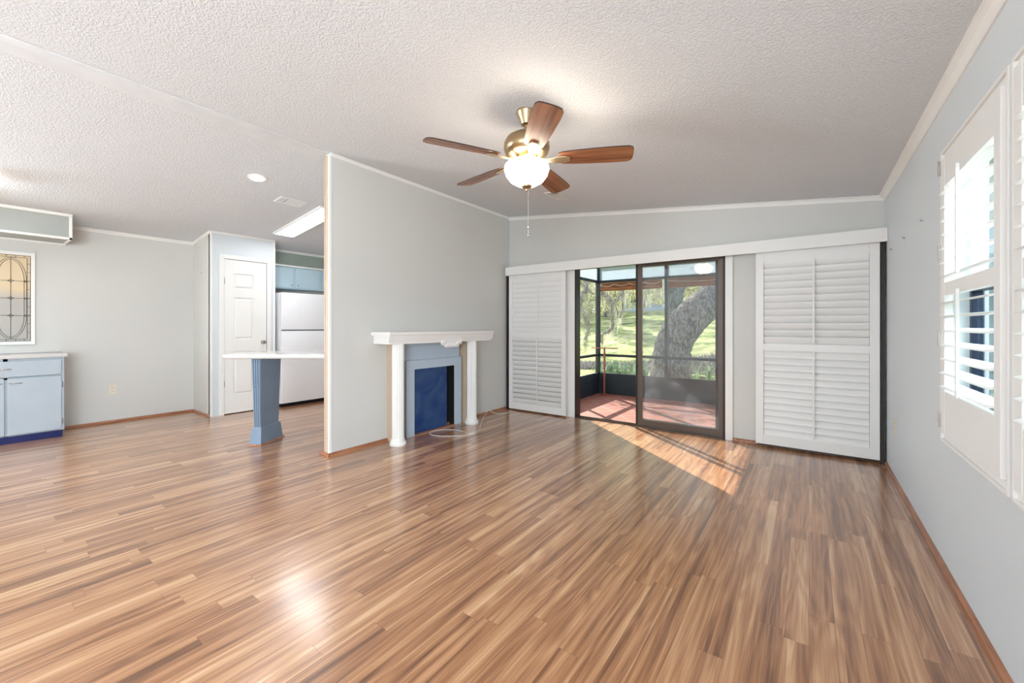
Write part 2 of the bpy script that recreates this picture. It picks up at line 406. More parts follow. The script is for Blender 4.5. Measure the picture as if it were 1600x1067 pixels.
# crown mouldings (small profile) ---------------------------------------------------------------
def crown_x(name, xw, s, y0, y1, ztop, slope, h=0.045, d=0.035):
    """along Y against a wall at xw; s=+1 room on +x side"""
    prof = [(0, 0), (0, -h), (0.008, -h), (0.012, -h * 0.75), (d * 0.55, -h * 0.35), (d * 0.8, -0.010), (d, -0.006), (d, 0.0)]
    b = B(); prism(b, [(xw + s * p[0], ztop + p[1] + slope * p[0]) for p in prof], 'y', y0, y1)
    return S(name, b, M['white'], smooth=False)
def crown_y(name, yw, s, x0, x1, h=0.045, d=0.035):
    prof = [(0, 0.0), (0, -h), (0.008, -h), (0.012, -h * 0.75), (d * 0.55, -h * 0.35), (d * 0.8, -0.010), (d, -0.006), (d, 0.0)]
    f = ceilR if (x0 + x1) / 2 > RX else ceilL
    b = B(); A = [b.verts.new((x0, yw + s * p[0], f(x0) + p[1])) for p in prof]; C = [b.verts.new((x1, yw + s * p[0], f(x1) + p[1])) for p in prof]
    n = len(prof); b.faces.new(A); b.faces.new(C[::-1])
    for i in range(n): b.faces.new((A[i], C[i], C[(i + 1) % n], A[(i + 1) % n]))
    bmesh.ops.recalc_face_normals(b, faces=b.faces)
    return S(name, b, M['white'])
crown_x('trim_1', R, -1, FR, BK, ceilR(R), 0.107, 0.052, 0.045)
crown_y('trim_2', BK, -1, P, R, 0.042, 0.035)
crown_x('trim_3', P, 1, 2.07, BK, ceilR(P), -0.107, 0.03, 0.022)
crown_x('trim_4', LW, 1, 0.80, PY0, ceilL(LW), 0.13, 0.035, 0.03)
crown_y('trim_5', PY0, -1, LW, PX + 0.02, 0.03, 0.02)
crown_x('trim_6', PX, 1, PY0 - 0.015, PY1, ceilL(PX), 0.13, 0.028, 0.02)
# ridge strip, corner posts
b = B(); prism(b, [(-3.585, ceilR(-3.585) - 0.006), (-3.585, ceilR(-3.585) + 0.01), (RX, RZ + 0.02), (-3.80, ceilL(-3.80) + 0.01), (-3.80, ceilL(-3.80) - 0.006), (RX, RZ - 0.004)], 'y', FR, 2.10)
S('trim_7', b, mat('ridge_paint', (216, 219, 222), 0.8))
b = B(); box(b, P - PT - 0.004, P - 0.018, 2.062, 2.078, 0.012, ceilR(P) - 0.02, 0.003)
for x in (P - PT + 0.004, P - 0.04): box(b, x, x + 0.014, 2.056, 2.064, 0.012, ceilR(P) - 0.02, 0.003)
S('trim_8', b, M['cream'])
b = B(); box(b, P - 0.020, P + 0.006, 2.056, 2.084, 0.012, ceilR(P) - 0.02, 0.004); S('trim_9', b, M['white'])
b = B(); box(b, PX - 0.012, PX + 0.008, PY0 - 0.008, PY0 + 0.018, 0, ceilL(PX) - 0.02, 0.003); S('trim_10', b, M['white'])
b = B(); box(b, PX - 0.012, PX + 0.008, PY1 - 0.022, PY1 + 0.006, 0, ceilL(PX) - 0.02, 0.003); S('trim_11', b, M['white'])
b = B(); box(b, P, P + 0.010, BK - 0.010, BK, 0.02, ceilR(P) - 0.03); S('trim_12', b, M['bluegrey'])
# base mouldings (quarter round wood)
def qr(w=0.018, h=0.030):
    return [(0, 0), (w, 0), (w, h * 0.35), (w * 0.85, h * 0.7), (w * 0.5, h * 0.95), (0.002, h), (0, h)]
def base_x(name, xw, s, y0, y1):
    b = B(); prism(b, [(xw + s * p[0], p[1]) for p in qr()], 'y', y0, y1); S(name, b, M['base_wood'], smooth=True)
def base_y(name, yw, s, x0, x1):
    b = B(); prism(b, [(yw + s * p[0], p[1]) for p in qr()], 'x', x0, x1); S(name, b, M['base_wood'], smooth=True)
base_x('baseboard_right', R, -1, FR, 2.412); base_x('baseboard_right_back', R, -1, 2.415, BK)
base_y('baseboard_back_right', BK, -1, -0.65, R); base_y('baseboard_back_left', BK, -1, P, -2.63)
base_x('baseboard_partition', P, 1, 2.06, BK)
base_y('baseboard_partition_end', 2.058, -1, P - PT - 0.05, P + 0.016)
base_x('baseboard_left', LW, 1, 0.80, PY0); base_y('baseboard_pantry', PY0, -1, LW, PX)

# ================================================================== patio door
d = bpy.data.objects.new('door_1', None); COL.objects.link(d); d.location = (-1.6, BK, 0); d['kind'] = 'structure'
b = B(); box(b, -2.640, DX0 + 0.004, BK - 0.016, BK - 0.0005, 0, 1.96, 0.003); obj('casing', b, M['white'], d)
b = B(); box(b, DX1 - 0.004, -0.648, BK - 0.016, BK - 0.0005, 0, 1.96, 0.003); obj('casing', b, M['white'], d)
b = B()
box(b, DX0, DX0 + 0.020, BK - 0.012, BK + 0.115, -0.02, DZ); box(b, DX1 - 0.028, DX1, BK - 0.012, BK + 0.115, -0.02, DZ)
box(b, DX0, DX1, BK - 0.012, BK + 0.115, 1.955, DZ)
obj('door_frame', b, M['bronze'], d)
b = B(); box(b, DX0, DX1, BK - 0.012, BK + 0.115, -0.045, 0.006)
for y in (0.0, 0.035, 0.07): box(b, DX0, DX1, BK + y, BK + y + 0.005, 0.005, 0.016)
obj('threshold', b, M['bronze_lt'], d)
def slide_panel(x0, x1, yc, m, gm, sw=0.05, handle=None):
    b = B(); t = 0.014; z0, z1 = 0.014, 1.962
    box(b, x0, x0 + sw, yc - t, yc + t, z0, z1, 0.002); box(b, x1 - sw, x1, yc - t, yc + t, z0, z1, 0.002)
    box(b, x0 + sw, x1 - sw, yc - t, yc + t, z0, z0 + 0.075, 0.002); box(b, x0 + sw, x1 - sw, yc - t, yc + t, z1 - 0.045, z1, 0.002)
    pn = obj('door_panel', b, m, d)
    b = B(); box(b, x0 + sw - 0.004, x1 - sw + 0.004, yc - 0.002, yc + 0.002, z0 + 0.07, z1 - 0.04); obj('glass_pane', b, gm, pn)
    if handle is not None:
        b = B(); box(b, handle - 0.012, handle + 0.012, yc - t - 0.022, yc - t, 0.92, 1.10, 0.004); obj('handle', b, M['bronze_lt'], pn)
    return pn
slide_panel(-1.665, DX1 - 0.022, BK + 0.022, M['bronze_lt'], M['glass_dirty'], 0.052)
slide_panel(-1.705, DX1 - 0.060, BK + 0.066, M['bronze'], M['glass'], 0.050)

# valance board over the bypass shutters
b = B(); box(b, -3.535, R - 0.002, 4.70, 4.72, 1.928, 2.046, 0.002); box(b, -3.535, R - 0.002, 4.72, BK - 0.001, 2.028, 2.044)
box(b, -3.535, -3.517, 4.72, BK - 0.001, 1.928, 2.03)
o = obj('valance', b, M['white']); tag(o, 'long white valance board running above the patio door and both shutter panels', 'valance')
b = B(); box(b, -3.50, R - 0.02, 4.755, 4.80, 1.994, 2.024); o = obj('sliding_track', b, M['steel']); tag(o, 'metal sliding track tucked behind the long white valance board', 'track')

# ================================================================== louvred shutters
def louver_poly(ch, th, ang, n=10):
    pts = []
    for i in range(n):
        a = 2 * PI * i / n; u = ch / 2 * math.cos(a); v = th / 2 * math.sin(a)
        pts.append((u * math.cos(ang) - v * math.sin(ang), u * math.sin(ang) + v * math.cos(ang)))
    return pts
def shutter(root, axis, a0, a1, zb, zt, nc, s, sections, stile, rails, thick, ch, rod_at, m):
    """axis 'x': panel spans a0..a1 along X, centre plane y=nc, room side s (-1 => toward -y).
       sections = [(z0, z1, n, ang)]; rails = [(z0, z1)]"""
    def bx(bb, p0, p1, n0, n1, z0, z1, bev=0.0):
        if axis == 'x': box(bb, p0, p1, n0, n1, z0, z1, bev)
        else: box(bb, n0, n1, p0, p1, z0, z1, bev)
    t = thick / 2
    for p0, p1 in ((a0, a0 + stile), (a1 - stile, a1)):
        bb = B(); bx(bb, p0, p1, nc - t, nc + t, zb, zt, 0.002); obj('stile', bb, m, root)
    for z0, z1 in rails:
        bb = B(); bx(bb, a0 + stile, a1 - stile, nc - t * 0.92, nc + t * 0.92, z0, z1, 0.002); obj('rail', bb, m, root)
    for (z0, z1, n, ang) in sections:
        step = (z1 - z0) / n; proto = None
        for k in range(n):
            z = z0 + step * (k + 0.5)
            if proto is None:
                bb = B(); poly = louver_poly(ch, 0.009, ang)
                if axis == 'x': prism(bb, [(nc - s * -1 * p[0] * 1.0, z + p[1]) for p in poly], 'x', a0 + stile + 0.002, a1 - stile - 0.002)
                else: prism(bb, [(nc + s * p[0], z + p[1]) for p in poly], 'y', a0 + stile + 0.002, a1 - stile - 0.002)
                proto = obj('louver', bb, m, root, smooth=True); zp = z
            else:
                c = proto.copy(); COL.objects.link(c); c.parent = root; c.location = (0, 0, z - zp)
        off = s * (ch / 2 * abs(math.cos(ang)) + 0.006)
        bb = B(); bx(bb, rod_at - 0.007, rod_at + 0.007, nc + off - 0.005, nc + off + 0.006, z0 + 0.012, z1 + 0.010, 0.002)
        obj('tilt_rod', bb, m, root)
sp = thing('shutter_panel', (-3.05, 4.775, 0.0), 'white louvred sliding shutter panel left of the patio door beside the mantel wall', 'shutter', None)
shutter(sp, 'x', -3.515, -2.592, 0.020, 1.990, 4.775, -1, [(1.110, 1.865, 11, math.radians(76)), (0.115, 1.045, 14, math.radians(64))], 0.062, [(1.865, 1.990), (1.045, 1.110), (0.020, 0.115)], 0.030, 0.074, -3.03, M['shutter'])
sp = thing('shutter_panel', (0.04, 4.775, 0.0), 'white louvred sliding shutter panel right of the patio door in the far right corner', 'shutter', None)
shutter(sp, 'x', -0.433, 0.500, 0.033, 1.990, 4.775, -1, [(1.030, 1.835, 12, math.radians(66)), (0.130, 0.960, 13, math.radians(-70))], 0.068, [(1.835, 1.990), (0.960, 1.030), (0.033, 0.130)], 0.030, 0.074, 0.035, M['shutter'])
b = B(); box(b, -0.42, R - 0.003, 4.79, 4.80, 0.012, 0.030); o = obj('floor_track', b, M['bronze']); tag(o, 'dark floor track under the right sliding shutter panel', 'track')
b = B(); box(b, 0.504, 0.532, 4.765, 4.80, 0.0, 1.96); o = obj('edge_channel', b, M['bronze']); tag(o, 'dark vertical channel between the right shutter panel and the side wall', 'channel')
b = B(); box(b, -3.565, -3.535, 4.77, 4.80, 0.0, 1.96); o = obj('edge_channel', b, M['bronze']); tag(o, 'dark vertical channel between the left shutter panel and the mantel wall', 'channel')

def wall_window(idx, Y0, Y1, lab):
    """window on the right wall with shutter; opening W"""
    w = bpy.data.objects.new('window_%d' % idx, None); COL.objects.link(w); w.location = (R + 0.06, (Y0 + Y1) / 2, 1.3); w['kind'] = 'structure'
    z0, z1 = 0.70, 1.98
    x0, x1 = R + 0.06, R + 0.10
    for nm, m_, za, zb in (('upper_sash', M['white'], 1.39, z1), ('lower_sash', M['sash'], z0, 1.39)):  # white upper sash paints in the daylight glare; lower one is plain navy
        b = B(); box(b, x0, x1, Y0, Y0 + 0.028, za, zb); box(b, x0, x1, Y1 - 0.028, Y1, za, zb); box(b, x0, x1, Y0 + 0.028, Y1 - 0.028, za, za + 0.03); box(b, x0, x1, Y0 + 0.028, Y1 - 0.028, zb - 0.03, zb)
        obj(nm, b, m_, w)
    b = B(); box(b, R + 0.078, R + 0.082, Y0 + 0.03, Y1 - 0.03, z0 + 0.03, z1 - 0.03); obj('window_pane', b, M['glass_teal'], w)
    # shutter
    s = thing('window_shutter', (R - 0.02, (Y0 + Y1) / 2, 0.66), lab, 'shutter', None)
    fo0, fo1, fz0, fz1 = Y0 - 0.055, Y1 + 0.033, 0.655, 2.035
    b = B()
    for (a, c, e, f) in ((fo0, Y0 - 0.012, fz0, fz1), (Y1 + 0.004, fo1, fz0, fz1), (Y0 - 0.012, Y1 + 0.004, fz0, fz0 + 0.036), (Y0 - 0.012, Y1 + 0.004, fz1 - 0.036, fz1)):
        box(b, R - 0.020, R - 0.001, a, c, e, f, 0.003)
    for (a, c, e, f) in ((fo0 - 0.004, fo0 + 0.012, fz0, fz1), (fo1 - 0.012, fo1 + 0.002, fz0, fz1), (fo0, fo1, fz0 - 0.003, fz0 + 0.010), (fo0, fo1, fz1 - 0.010, fz1 + 0.003)):
        box(b, R - 0.030, R - 0.001, a, c, e, f, 0.003)
    obj('outer_frame', b, M['shutter'], s)
    shutter(s, 'y', Y0 - 0.010, Y1 + 0.002, 0.695, 1.995, R - 0.020, -1,
            [(1.405, 1.855, 7, math.radians(-14)), (0.895, 1.345, 7, math.radians(-14))], 0.060,
            [(1.855, 1.995), (1.345, 1.405), (0.695, 0.895)], 0.028, 0.066, (Y0 + Y1) / 2 - 0.01, M['shutter'])
    for z in ((1.957, 1.555, 1.144, 0.752) if idx == 1 else ()):
        b = B(); box(b, R - 0.040, R - 0.030, Y1 - 0.002, Y1 + 0.014, z - 0.032, z + 0.032, 0.002); tube(b, [(R - 0.040, Y1 + 0.004, z - 0.036), (R - 0.040, Y1 + 0.004, z + 0.036)], 0.004, 8)
        obj('hinge', b, M['nickel'], s)
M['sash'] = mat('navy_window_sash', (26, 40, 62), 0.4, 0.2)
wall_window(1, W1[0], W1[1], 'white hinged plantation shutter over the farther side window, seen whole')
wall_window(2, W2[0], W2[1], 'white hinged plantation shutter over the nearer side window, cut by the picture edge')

# ================================================================== ceiling fan
FCX, FCY = -1.462, 2.172
fan = thing('ceiling_fan', (FCX, FCY, ceilR(FCX)), 'brass ceiling fan with five walnut blades and a glowing glass bowl light', 'ceiling fan')
zc = ceilR(FCX)
b = B(); lathe(b, FCX, FCY, [(0.0, zc + 0.004), (0.066, zc + 0.004), (0.068, zc - 0.008), (0.064, zc - 0.016), (0.036, zc - 0.082), (0.022, zc - 0.088), (0.0, zc - 0.088)], 36); obj('canopy', b, M['brass'], fan, True)
b = B(); tube(b, [(FCX, FCY, zc - 0.08), (FCX, FCY, 2.425)], 0.012, 14); obj('downrod', b, M['brass'], fan, True)
b = B(); lathe(b, FCX, FCY, [(0.0, 2.445), (0.030, 2.445), (0.038, 2.432), (0.09, 2.424), (0.128, 2.400), (0.145, 2.368), (0.147, 2.335), (0.135, 2.305), (0.118, 2.292), (0.075, 2.283), (0.0, 2.283)], 56); obj('motor_housing', b, M['brass'], fan, True)
b = B(); lathe(b, FCX, FCY, [(0.0, 2.284), (0.068, 2.284), (0.072, 2.268), (0.055, 2.252), (0.060, 2.240), (0.062, 2.215), (0.0, 2.215)], 40); obj('switch_housing', b, M['brass'], fan, True)
pit = math.radians(-13)
def T(r, t, h): return (r, t * math.cos(pit), h + t * math.sin(pit))
def strip(outl, h0, h1):
    b = B(); lo = [b.verts.new(T(r, w, h0(r))) for r, w in outl]; hi = [b.verts.new(T(r, w, h1(r))) for r, w in outl]
    b.faces.new(lo); b.faces.new(hi[::-1])
    for i in range(len(outl)): b.faces.new((lo[i], hi[i], hi[(i + 1) % len(outl)], lo[(i + 1) % len(outl)]))
    bmesh.ops.recalc_face_normals(b, faces=b.faces); return b
prof = [(0.205, 0.046), (0.23, 0.058), (0.30, 0.065), (0.42, 0.072), (0.56, 0.076), (0.63, 0.074), (0.652, 0.062), (0.660, 0.038), (0.662, 0.0)]
outl = prof + [(r, -w) for r, w in prof[::-1][1:]]
arm = [(0.070, 0.018), (0.12, 0.014), (0.165, 0.020), (0.20, 0.030), (0.25, 0.030), (0.275, 0.016)]
ao = arm + [(r, -w) for r, w in arm[::-1]]
dz = lambda r: -0.006 + (0.016 if r < 0.1 else 0.0)
for az in (-118, 171, 99, 27, -46):
    bl = obj('blade', strip(outl, lambda r: 0.0, lambda r: 0.007), M['walnut'])
    bl.parent = fan; bl.location = (0, 0, 2.262 - zc); bl.rotation_euler = (0, 0, math.radians(az))
    bl.data.materials.append(M['blade_edge'])
    for p_ in bl.data.polygons[2:]: p_.material_index = 1
    br_ = obj('blade_bracket', strip(ao, lambda r: dz(r) - 0.006, dz), M['brass_pale'])
    br_.parent = fan; br_.location = (0, 0, 2.262 - zc); br_.rotation_euler = (0, 0, math.radians(az))
M['bowl'] = emit_mat('lit_frosted_bowl', (1.0, 0.88, 0.70), 7.0)
b = B(); lathe(b, FCX, FCY, [(0.136, 2.232), (0.142, 2.220), (0.143, 2.200), (0.132, 2.165), (0.106, 2.130), (0.066, 2.106), (0.022, 2.098), (0.0, 2.098)], 56); obj('glass_bowl', b, M['bowl'], fan, True)
b = B(); lathe(b, FCX, FCY, [(0.0, 2.100), (0.034, 2.100), (0.032, 2.092), (0.018, 2.084), (0.010, 2.078), (0.008, 2.066), (0.0, 2.062)], 24); obj('finial', b, M['brass'], fan, True)
b = B(); tube(b, [(FCX + 0.012, FCY, 2.085), (FCX + 0.012, FCY, 1.795)], 0.0022, 6)
lathe(b, FCX + 0.012, FCY, [(0.0, 1.865), (0.004, 1.86), (0.0055, 1.84), (0.004, 1.825), (0.0, 1.82)], 12); lathe(b, FCX + 0.012, FCY, [(0.0, 1.80), (0.003, 1.795), (0.004, 1.78), (0.0, 1.77)], 10)
obj('pull_chain', b, M['nickel'], fan, True)
for dx, dy in ((0.075, 0.0), (-0.04, 0.065), (-0.04, -0.065)):
    add_light('fan_bulb', 'POINT', (FCX + dx, FCY + dy, 2.225), 7.5, (1.0, 0.86, 0.70), shadow_soft_size=0.035)

# ================================================================== ceiling fixtures
M['lamp'] = emit_mat('lit_diffuser', (0.96, 0.98, 1.0), 18.0)
M['lamp2'] = emit_mat('lit_downlight', (1.0, 0.97, 0.93), 30.0)
def tilted(parent_name, x, y, label, cat):
    t = thing(parent_name, (x, y, ceilL(x) if x < RX else ceilR(x)), label, cat)
    return t
def slab(bm, x0, x1, y0, y1, dz0, dz1):
    """slab following the ceiling slope; dz measured down from the ceiling"""
    f = ceilL if x1 < RX else ceilR
    lo = [(x0, y0, f(x0) - dz1), (x1, y0, f(x1) - dz1), (x1, y1, f(x1) - dz1), (x0, y1, f(x0) - dz1)]
    hi = [(p[0], p[1], p[2] + dz1 - dz0) for p in lo]
    return hexa(bm, lo, hi)
t = tilted('fluorescent_fixture', -5.44, 2.80, 'long bright rectangular fluorescent light panel on the kitchen ceiling', 'ceiling light')
b = B(); slab(b, -6.06, -4.82, 2.655, 2.675, 0, 0.022); slab(b, -6.06, -4.82, 2.925, 2.945, 0, 0.022); slab(b, -6.06, -6.045, 2.675, 2.925, 0, 0.022); slab(b, -4.835, -4.82, 2.675, 2.925, 0, 0.022)
obj('frame', b, M['white'], t)
b = B(); slab(b, -6.045, -4.835, 2.675, 2.925, 0.004, 0.016); obj('diffuser', b, M['lamp'], t)
def downlight(x, y, label, e=9):
    f = ceilL if x < RX else ceilR
    t = tilted('recessed_light', x, y, label, 'ceiling light'); z = f(x); s = 0.13 if x < RX else -0.107
    b = B(); lathe(b, x, y, [(0.052, z - 0.002), (0.085, z - 0.001), (0.083, z - 0.008), (0.056, z - 0.010), (0.052, z - 0.002)], 40)
    for v in b.verts: v.co.z += s * (v.co.x - x)
    obj('trim_ring', b, M['white'], t, True)
    b = B(); lathe(b, x, y, [(0.0, z - 0.003), (0.060, z - 0.005), (0.056, z - 0.014), (0.0, z - 0.020)], 36)
    for v in b.verts: v.co.z += s * (v.co.x - x)
    obj('bulb_lens', b, M['lamp2'], t, True)
    add_light('downlight_beam', 'SPOT', (x, y, z - 0.03), 26, (1.0, 0.95, 0.88), (0, 0, -1), spot_size=2.4, spot_blend=0.8, shadow_soft_size=0.05)
downlight(-4.525, 1.835, 'small round recessed downlight in the ceiling between ridge and kitchen vent')
# lamp over the dining area just outside the picture: its light is visible on the ceiling
t = thing('globe_lamp', (-5.9, 0.05, ceilL(-5.9)), 'round flush ceiling globe lamp over the dining area left of the picture', 'ceiling light')
z = ceilL(-5.9)
b = B(); lathe(b, -5.9, 0.05, [(0.0, z - 0.014), (0.10, z - 0.014), (0.10, z - 0.03), (0.0, z - 0.03)], 32); obj('base_plate', b, M['brass'], t, True)
b = B(); lathe(b, -5.9, 0.05, [(0.09, z - 0.03), (0.14, z - 0.06), (0.15, z - 0.10), (0.12, z - 0.15), (0.06, z - 0.18), (0.0, z - 0.185)], 32); obj('globe', b, emit_mat('lit_globe', (1.0, 0.95, 0.86), 8.0), t, True)
def vent(x0, x1, y0, y1, label, slats_dark):
    f = ceilL if x1 < RX else ceilR
    t = thing('ceiling_vent', ((x0 + x1) / 2, (y0 + y1) / 2, f((x0 + x1) / 2)), label, 'vent', None)
    b = B(); slab(b, x0, x1, y0, y0 + 0.02, 0, 0.007); slab(b, x0, x1, y1 - 0.02, y1, 0, 0.007); slab(b, x0, x0 + 0.018, y0 + 0.02, y1 - 0.02, 0, 0.007); slab(b, x1 - 0.018, x1, y0 + 0.02, y1 - 0.02, 0, 0.007)
    obj('frame', b, M['white'], t)
    b = B(); slab(b, x0 + 0.018, x1 - 0.018, y0 + 0.02, y1 - 0.02, 0, 0.002); obj('backing', b, M['vent_dark'], t)
    b = B(); n = int((x1 - x0 - 0.036) / 0.013)
    for k in range(n):
        x = x0 + 0.02 + k * 0.013
        for (ya, yb) in ((y0 + 0.02, y0 + 0.02 + (y1 - y0) * 0.22), (y0 + 0.03 + (y1 - y0) * 0.22, y1 - 0.02)):
            w = 0.003 if ya < y0 + 0.03 and slats_dark else 0.0075
            slab(b, x, x + w, ya, yb, 0.002, 0.006)
    obj('slats', b, M['white'], t)
vent(-5.00, -4.82, 2.20, 2.50, 'white louvred ceiling vent between the downlight and the fluorescent panel', True)
vent(-2.36, -2.19, 3.84, 4.13, 'white ceiling vent behind the fan blade near the back wall', True)

# ================================================================== mantel / fireplace
fp = thing('fireplace', (P, 3.30, 0), 'white fluted column mantel around a blue fireplace panel on the partition wall', 'fireplace')
b = B(); box(b, P + 0.001, -3.305, 2.535, 4.085, 1.022, 1.112, 0.003); obj('mantel_body', b, M['mantel'], fp)
b = B(); prism(b, [(-3.305, 1.04), (-3.285, 1.112), (-3.278, 1.118), (-3.278, 1.143), (P + 0.001, 1.143), (P + 0.001, 1.108), (-3.305, 1.108)], 'y', 2.505, 4.115); obj('mantel_shelf', b, M['mantel'], fp)
for cy in (2.675, 3.795):
    b = B(); cx = -3.372
    lathe(b, cx, cy, [(0.060, 1.022), (0.060, 0.065)], 144, flute=18, fd=0.007); cs = obj('column', b, M['mantel'], fp, True)
    b = B(); lathe(b, cx, cy, [(0.0, 0.0), (0.080, 0.0), (0.083, 0.010), (0.083, 0.028), (0.076, 0.040), (0.068, 0.046), (0.070, 0.056), (0.064, 0.068), (0.0, 0.070)], 40); obj('column_base', b, M['mantel'], cs, True)
for y0, y1 in ((2.70, 2.765), (3.785, 3.86)):
    b = B(); box(b, P + 0.001, -3.46, y0, y1, 0.0, 1.022, 0.002); obj('pilaster', b, M['cream'], fp)
b = B(); box(b, P + 0.001, -3.535, 2.75, 3.745, 0.745, 1.022); obj('frieze', b, M['bluegrey'], fp)
b = B(); sx0, sx1 = P + 0.002, -3.495
box(b, sx0, sx1, 2.885, 2.995, 0.0, 0.828, 0.002); box(b, sx0, sx1, 3.615, 3.742, 0.0, 0.828, 0.002); box(b, sx0, sx1, 2.995, 3.615, 0.728, 0.828, 0.002)
obj('surround', b, M['bluegrey'], fp)
b = B(); box(b, P + 0.001, P + 0.006, 2.995, 3.615, 0.0, 0.728); box(b, P + 0.001, -3.497, 3.608, 3.6149, 0.0, 0.727); obj('firebox_liner', b, M['dark'], fp)
def navy_panel():
    m = bpy.data.materials.new('navy_panel'); m.use_nodes = True
    nt = m.node_tree; bb = nt.nodes['Principled BSDF']; bb.inputs['Roughness'].default_value = 0.42
    tc = nt.nodes.new('ShaderNodeTexCoord'); n = nt.nodes.new('ShaderNodeTexNoise'); n.inputs['Scale'].default_value = 3.0; n.inputs['Detail'].default_value = 6; n.inputs['Distortion'].default_value = 1.5
    r = nt.nodes.new('ShaderNodeValToRGB'); r.color_ramp.elements[0].position = 0.35; r.color_ramp.elements[0].color = (*lin((8, 52, 112)), 1)
    r.color_ramp.elements[1].position = 0.75; r.color_ramp.elements[1].color = (*lin((66, 94, 128)), 1)
    nt.links.new(tc.outputs['Object'], n.inputs['Vector']); nt.links.new(n.outputs['Fac'], r.inputs['Fac']); nt.links.new(r.outputs['Color'], bb.inputs['Base Color'])
    return m
M['navy_panel'] = navy_panel()
b = B(); box(b, -3.545, -3.535, 2.995, 3.525, 0.012, 0.728); obj('firebox_panel', b, M['navy_panel'], fp)
b = B(); box(b, -3.52, -3.47, 2.995, 3.615, 0.0, 0.012, 0.003); obj('hearth_strip', b, M['hearth'], fp)
b = B()
prism(b, [(3.195, 1.045), (3.535, 1.045), (3.525, 0.995), (3.50, 1.0), (3.465, 0.965), (3.26, 0.965), (3.225, 1.0), (3.205, 0.995)], 'x', -3.303, -3.290)
for k in range(9):
    y = 3.22 + k * 0.036; z = 0.985 if 1 < k < 7 else 1.018
    for q in range(3):
        bmesh.ops.create_uvsphere(b, u_segments=8, v_segments=6, radius=0.011 - q * 0.002, matrix=Matrix.Translation((-3.288, y + (q - 1) * 0.011, z + q * 0.014)))
obj('applique', b, M['mantel'], fp, True)
# white cable
pts = [(799, 641.5), (786, 645), (777, 647), (770, 646), (765, 642), (760, 640.5), (757, 643)]
c1 = [(*fl(799, 642), 0.012), (*fl(792, 645.5), 0.006), (*fl(779, 647), 0.005), (*fl(771, 648), 0.03), (*fl(764, 648), 0.06), (*fl(758, 651), 0.03), (*fl(754, 657), 0.006), (*fl(750.5, 666), 0.006), (*fl(749.5, 672), 0.006), (*fl(742, 678), 0.006), (*fl(728, 680.5), 0.006), (*fl(710, 682), 0.006), (*fl(688, 682), 0.006), (*fl(674, 680), 0.006), (*fl(672, 677), 0.006), (*fl(680, 673.5), 0.006), (*fl(696, 672), 0.006), (*fl(712, 672.5), 0.006), (*fl(722, 674.5), 0.006), (*fl(729, 678), 0.010), (*fl(728, 681.5), 0.013)]
b = B(); tube(b, spline(c1, 8), 0.0035, 8); o = obj('cable', b, M['cable'], smooth=True); tag(o, 'thin white cable looped on the floor in front of the right mantel column', 'cable')

# ================================================================== breakfast bar
A36 = cam.rotation_euler.z
def cw(u, w, z):  # frame turned with the bar (about 36 degrees)
    return (w * -math.sin(A36) + u * math.cos(A36), w * math.cos(A36) + u * math.sin(A36), z)
bar = thing('breakfast_bar', cw(-2.5, 4.3, 0), 'white breakfast bar with rounded edge on a tapered blue pedestal', 'counter')
uw = lambda w: (P - PT + w * math.sin(A36)) / math.cos(A36) - 0.006
near, far = 4.0, 4.66
poly = []
for (cu, cw_, a0, a1, r) in ((-2.80, near + 0.08, 270, 180, 0.08), (-2.80, far - 0.08, 180, 90, 0.08)):
    for k in range(7):
        a = math.radians(a0 + (a1 - a0) * k / 6); poly.append((cu + r * math.cos(a), cw_ + r * math.sin(a)))
poly += [(uw(far), far), (uw(near), near)]
b = B()
zt, zb_ = 0.925, 0.882; e = 0.016
cu_, cw0 = sum(p[0] for p in poly) / len(poly), sum(p[1] for p in poly) / len(poly)
def shr(p, q): # inset for rounded nose
    return (p[0] + (q if p[0] < -2.0 else 0), p[1] + (q if p[1] < 4.3 else -q))
rings = []
for k in range(7):
    a = PI * k / 6; ins = e * (1 - math.sin(a)); z = (zt + zb_) / 2 + math.cos(a) * (zt - zb_) / 2
    rings.append([b.verts.new(cw(*shr(p, ins), z)) for p in poly])
b.faces.new(rings[0]); b.faces.new(rings[-1][::-1])
n = len(poly)
for A, C in zip(rings, rings[1:]):
    for i in range(n): b.faces.new((A[i], A[(i + 1) % n], C[(i + 1) % n], C[i]))
bmesh.ops.recalc_face_normals(b, faces=b.faces); obj('countertop', b, M['counter'], bar, True)
ped = B(); pa = math.radians(5)
def pq(du, dw, z):  # pedestal frame: origin at near-left corner centre line
    cu0, cw1 = -2.575, 4.29
    return cw(cu0 + du * math.cos(pa) + dw * math.sin(pa), cw1 - du * math.sin(pa) + dw * math.cos(pa), z)
def ring4(hu, hw, z): return [pq(-hu, -hw, z), pq(hu, -hw, z), pq(hu, hw, z), pq(-hu, hw, z)]
hexa(ped, ring4(0.036, 0.135, 0.17), ring4(0.050, 0.158, 0.882)); pd = obj('pedestal', ped, M['ped'], bar)
b = B()
for k in range(4):  # flutes on the narrow front face
    f = -0.75 + k * 0.5
    for sgn in (-1, 1):
        hexa(b, [pq(f * 0.036 - 0.005, sgn * 0.135, 0.17), pq(f * 0.036 + 0.005, sgn * 0.135, 0.17), pq(f * 0.036 + 0.005, sgn * 0.142, 0.17), pq(f * 0.036 - 0.005, sgn * 0.142, 0.17)],
             [pq(f * 0.050 - 0.006, sgn * 0.158, 0.88), pq(f * 0.050 + 0.006, sgn * 0.158, 0.88), pq(f * 0.050 + 0.006, sgn * 0.165, 0.88), pq(f * 0.050 - 0.006, sgn * 0.165, 0.88)])
obj('fluting', b, M['ped'], pd)
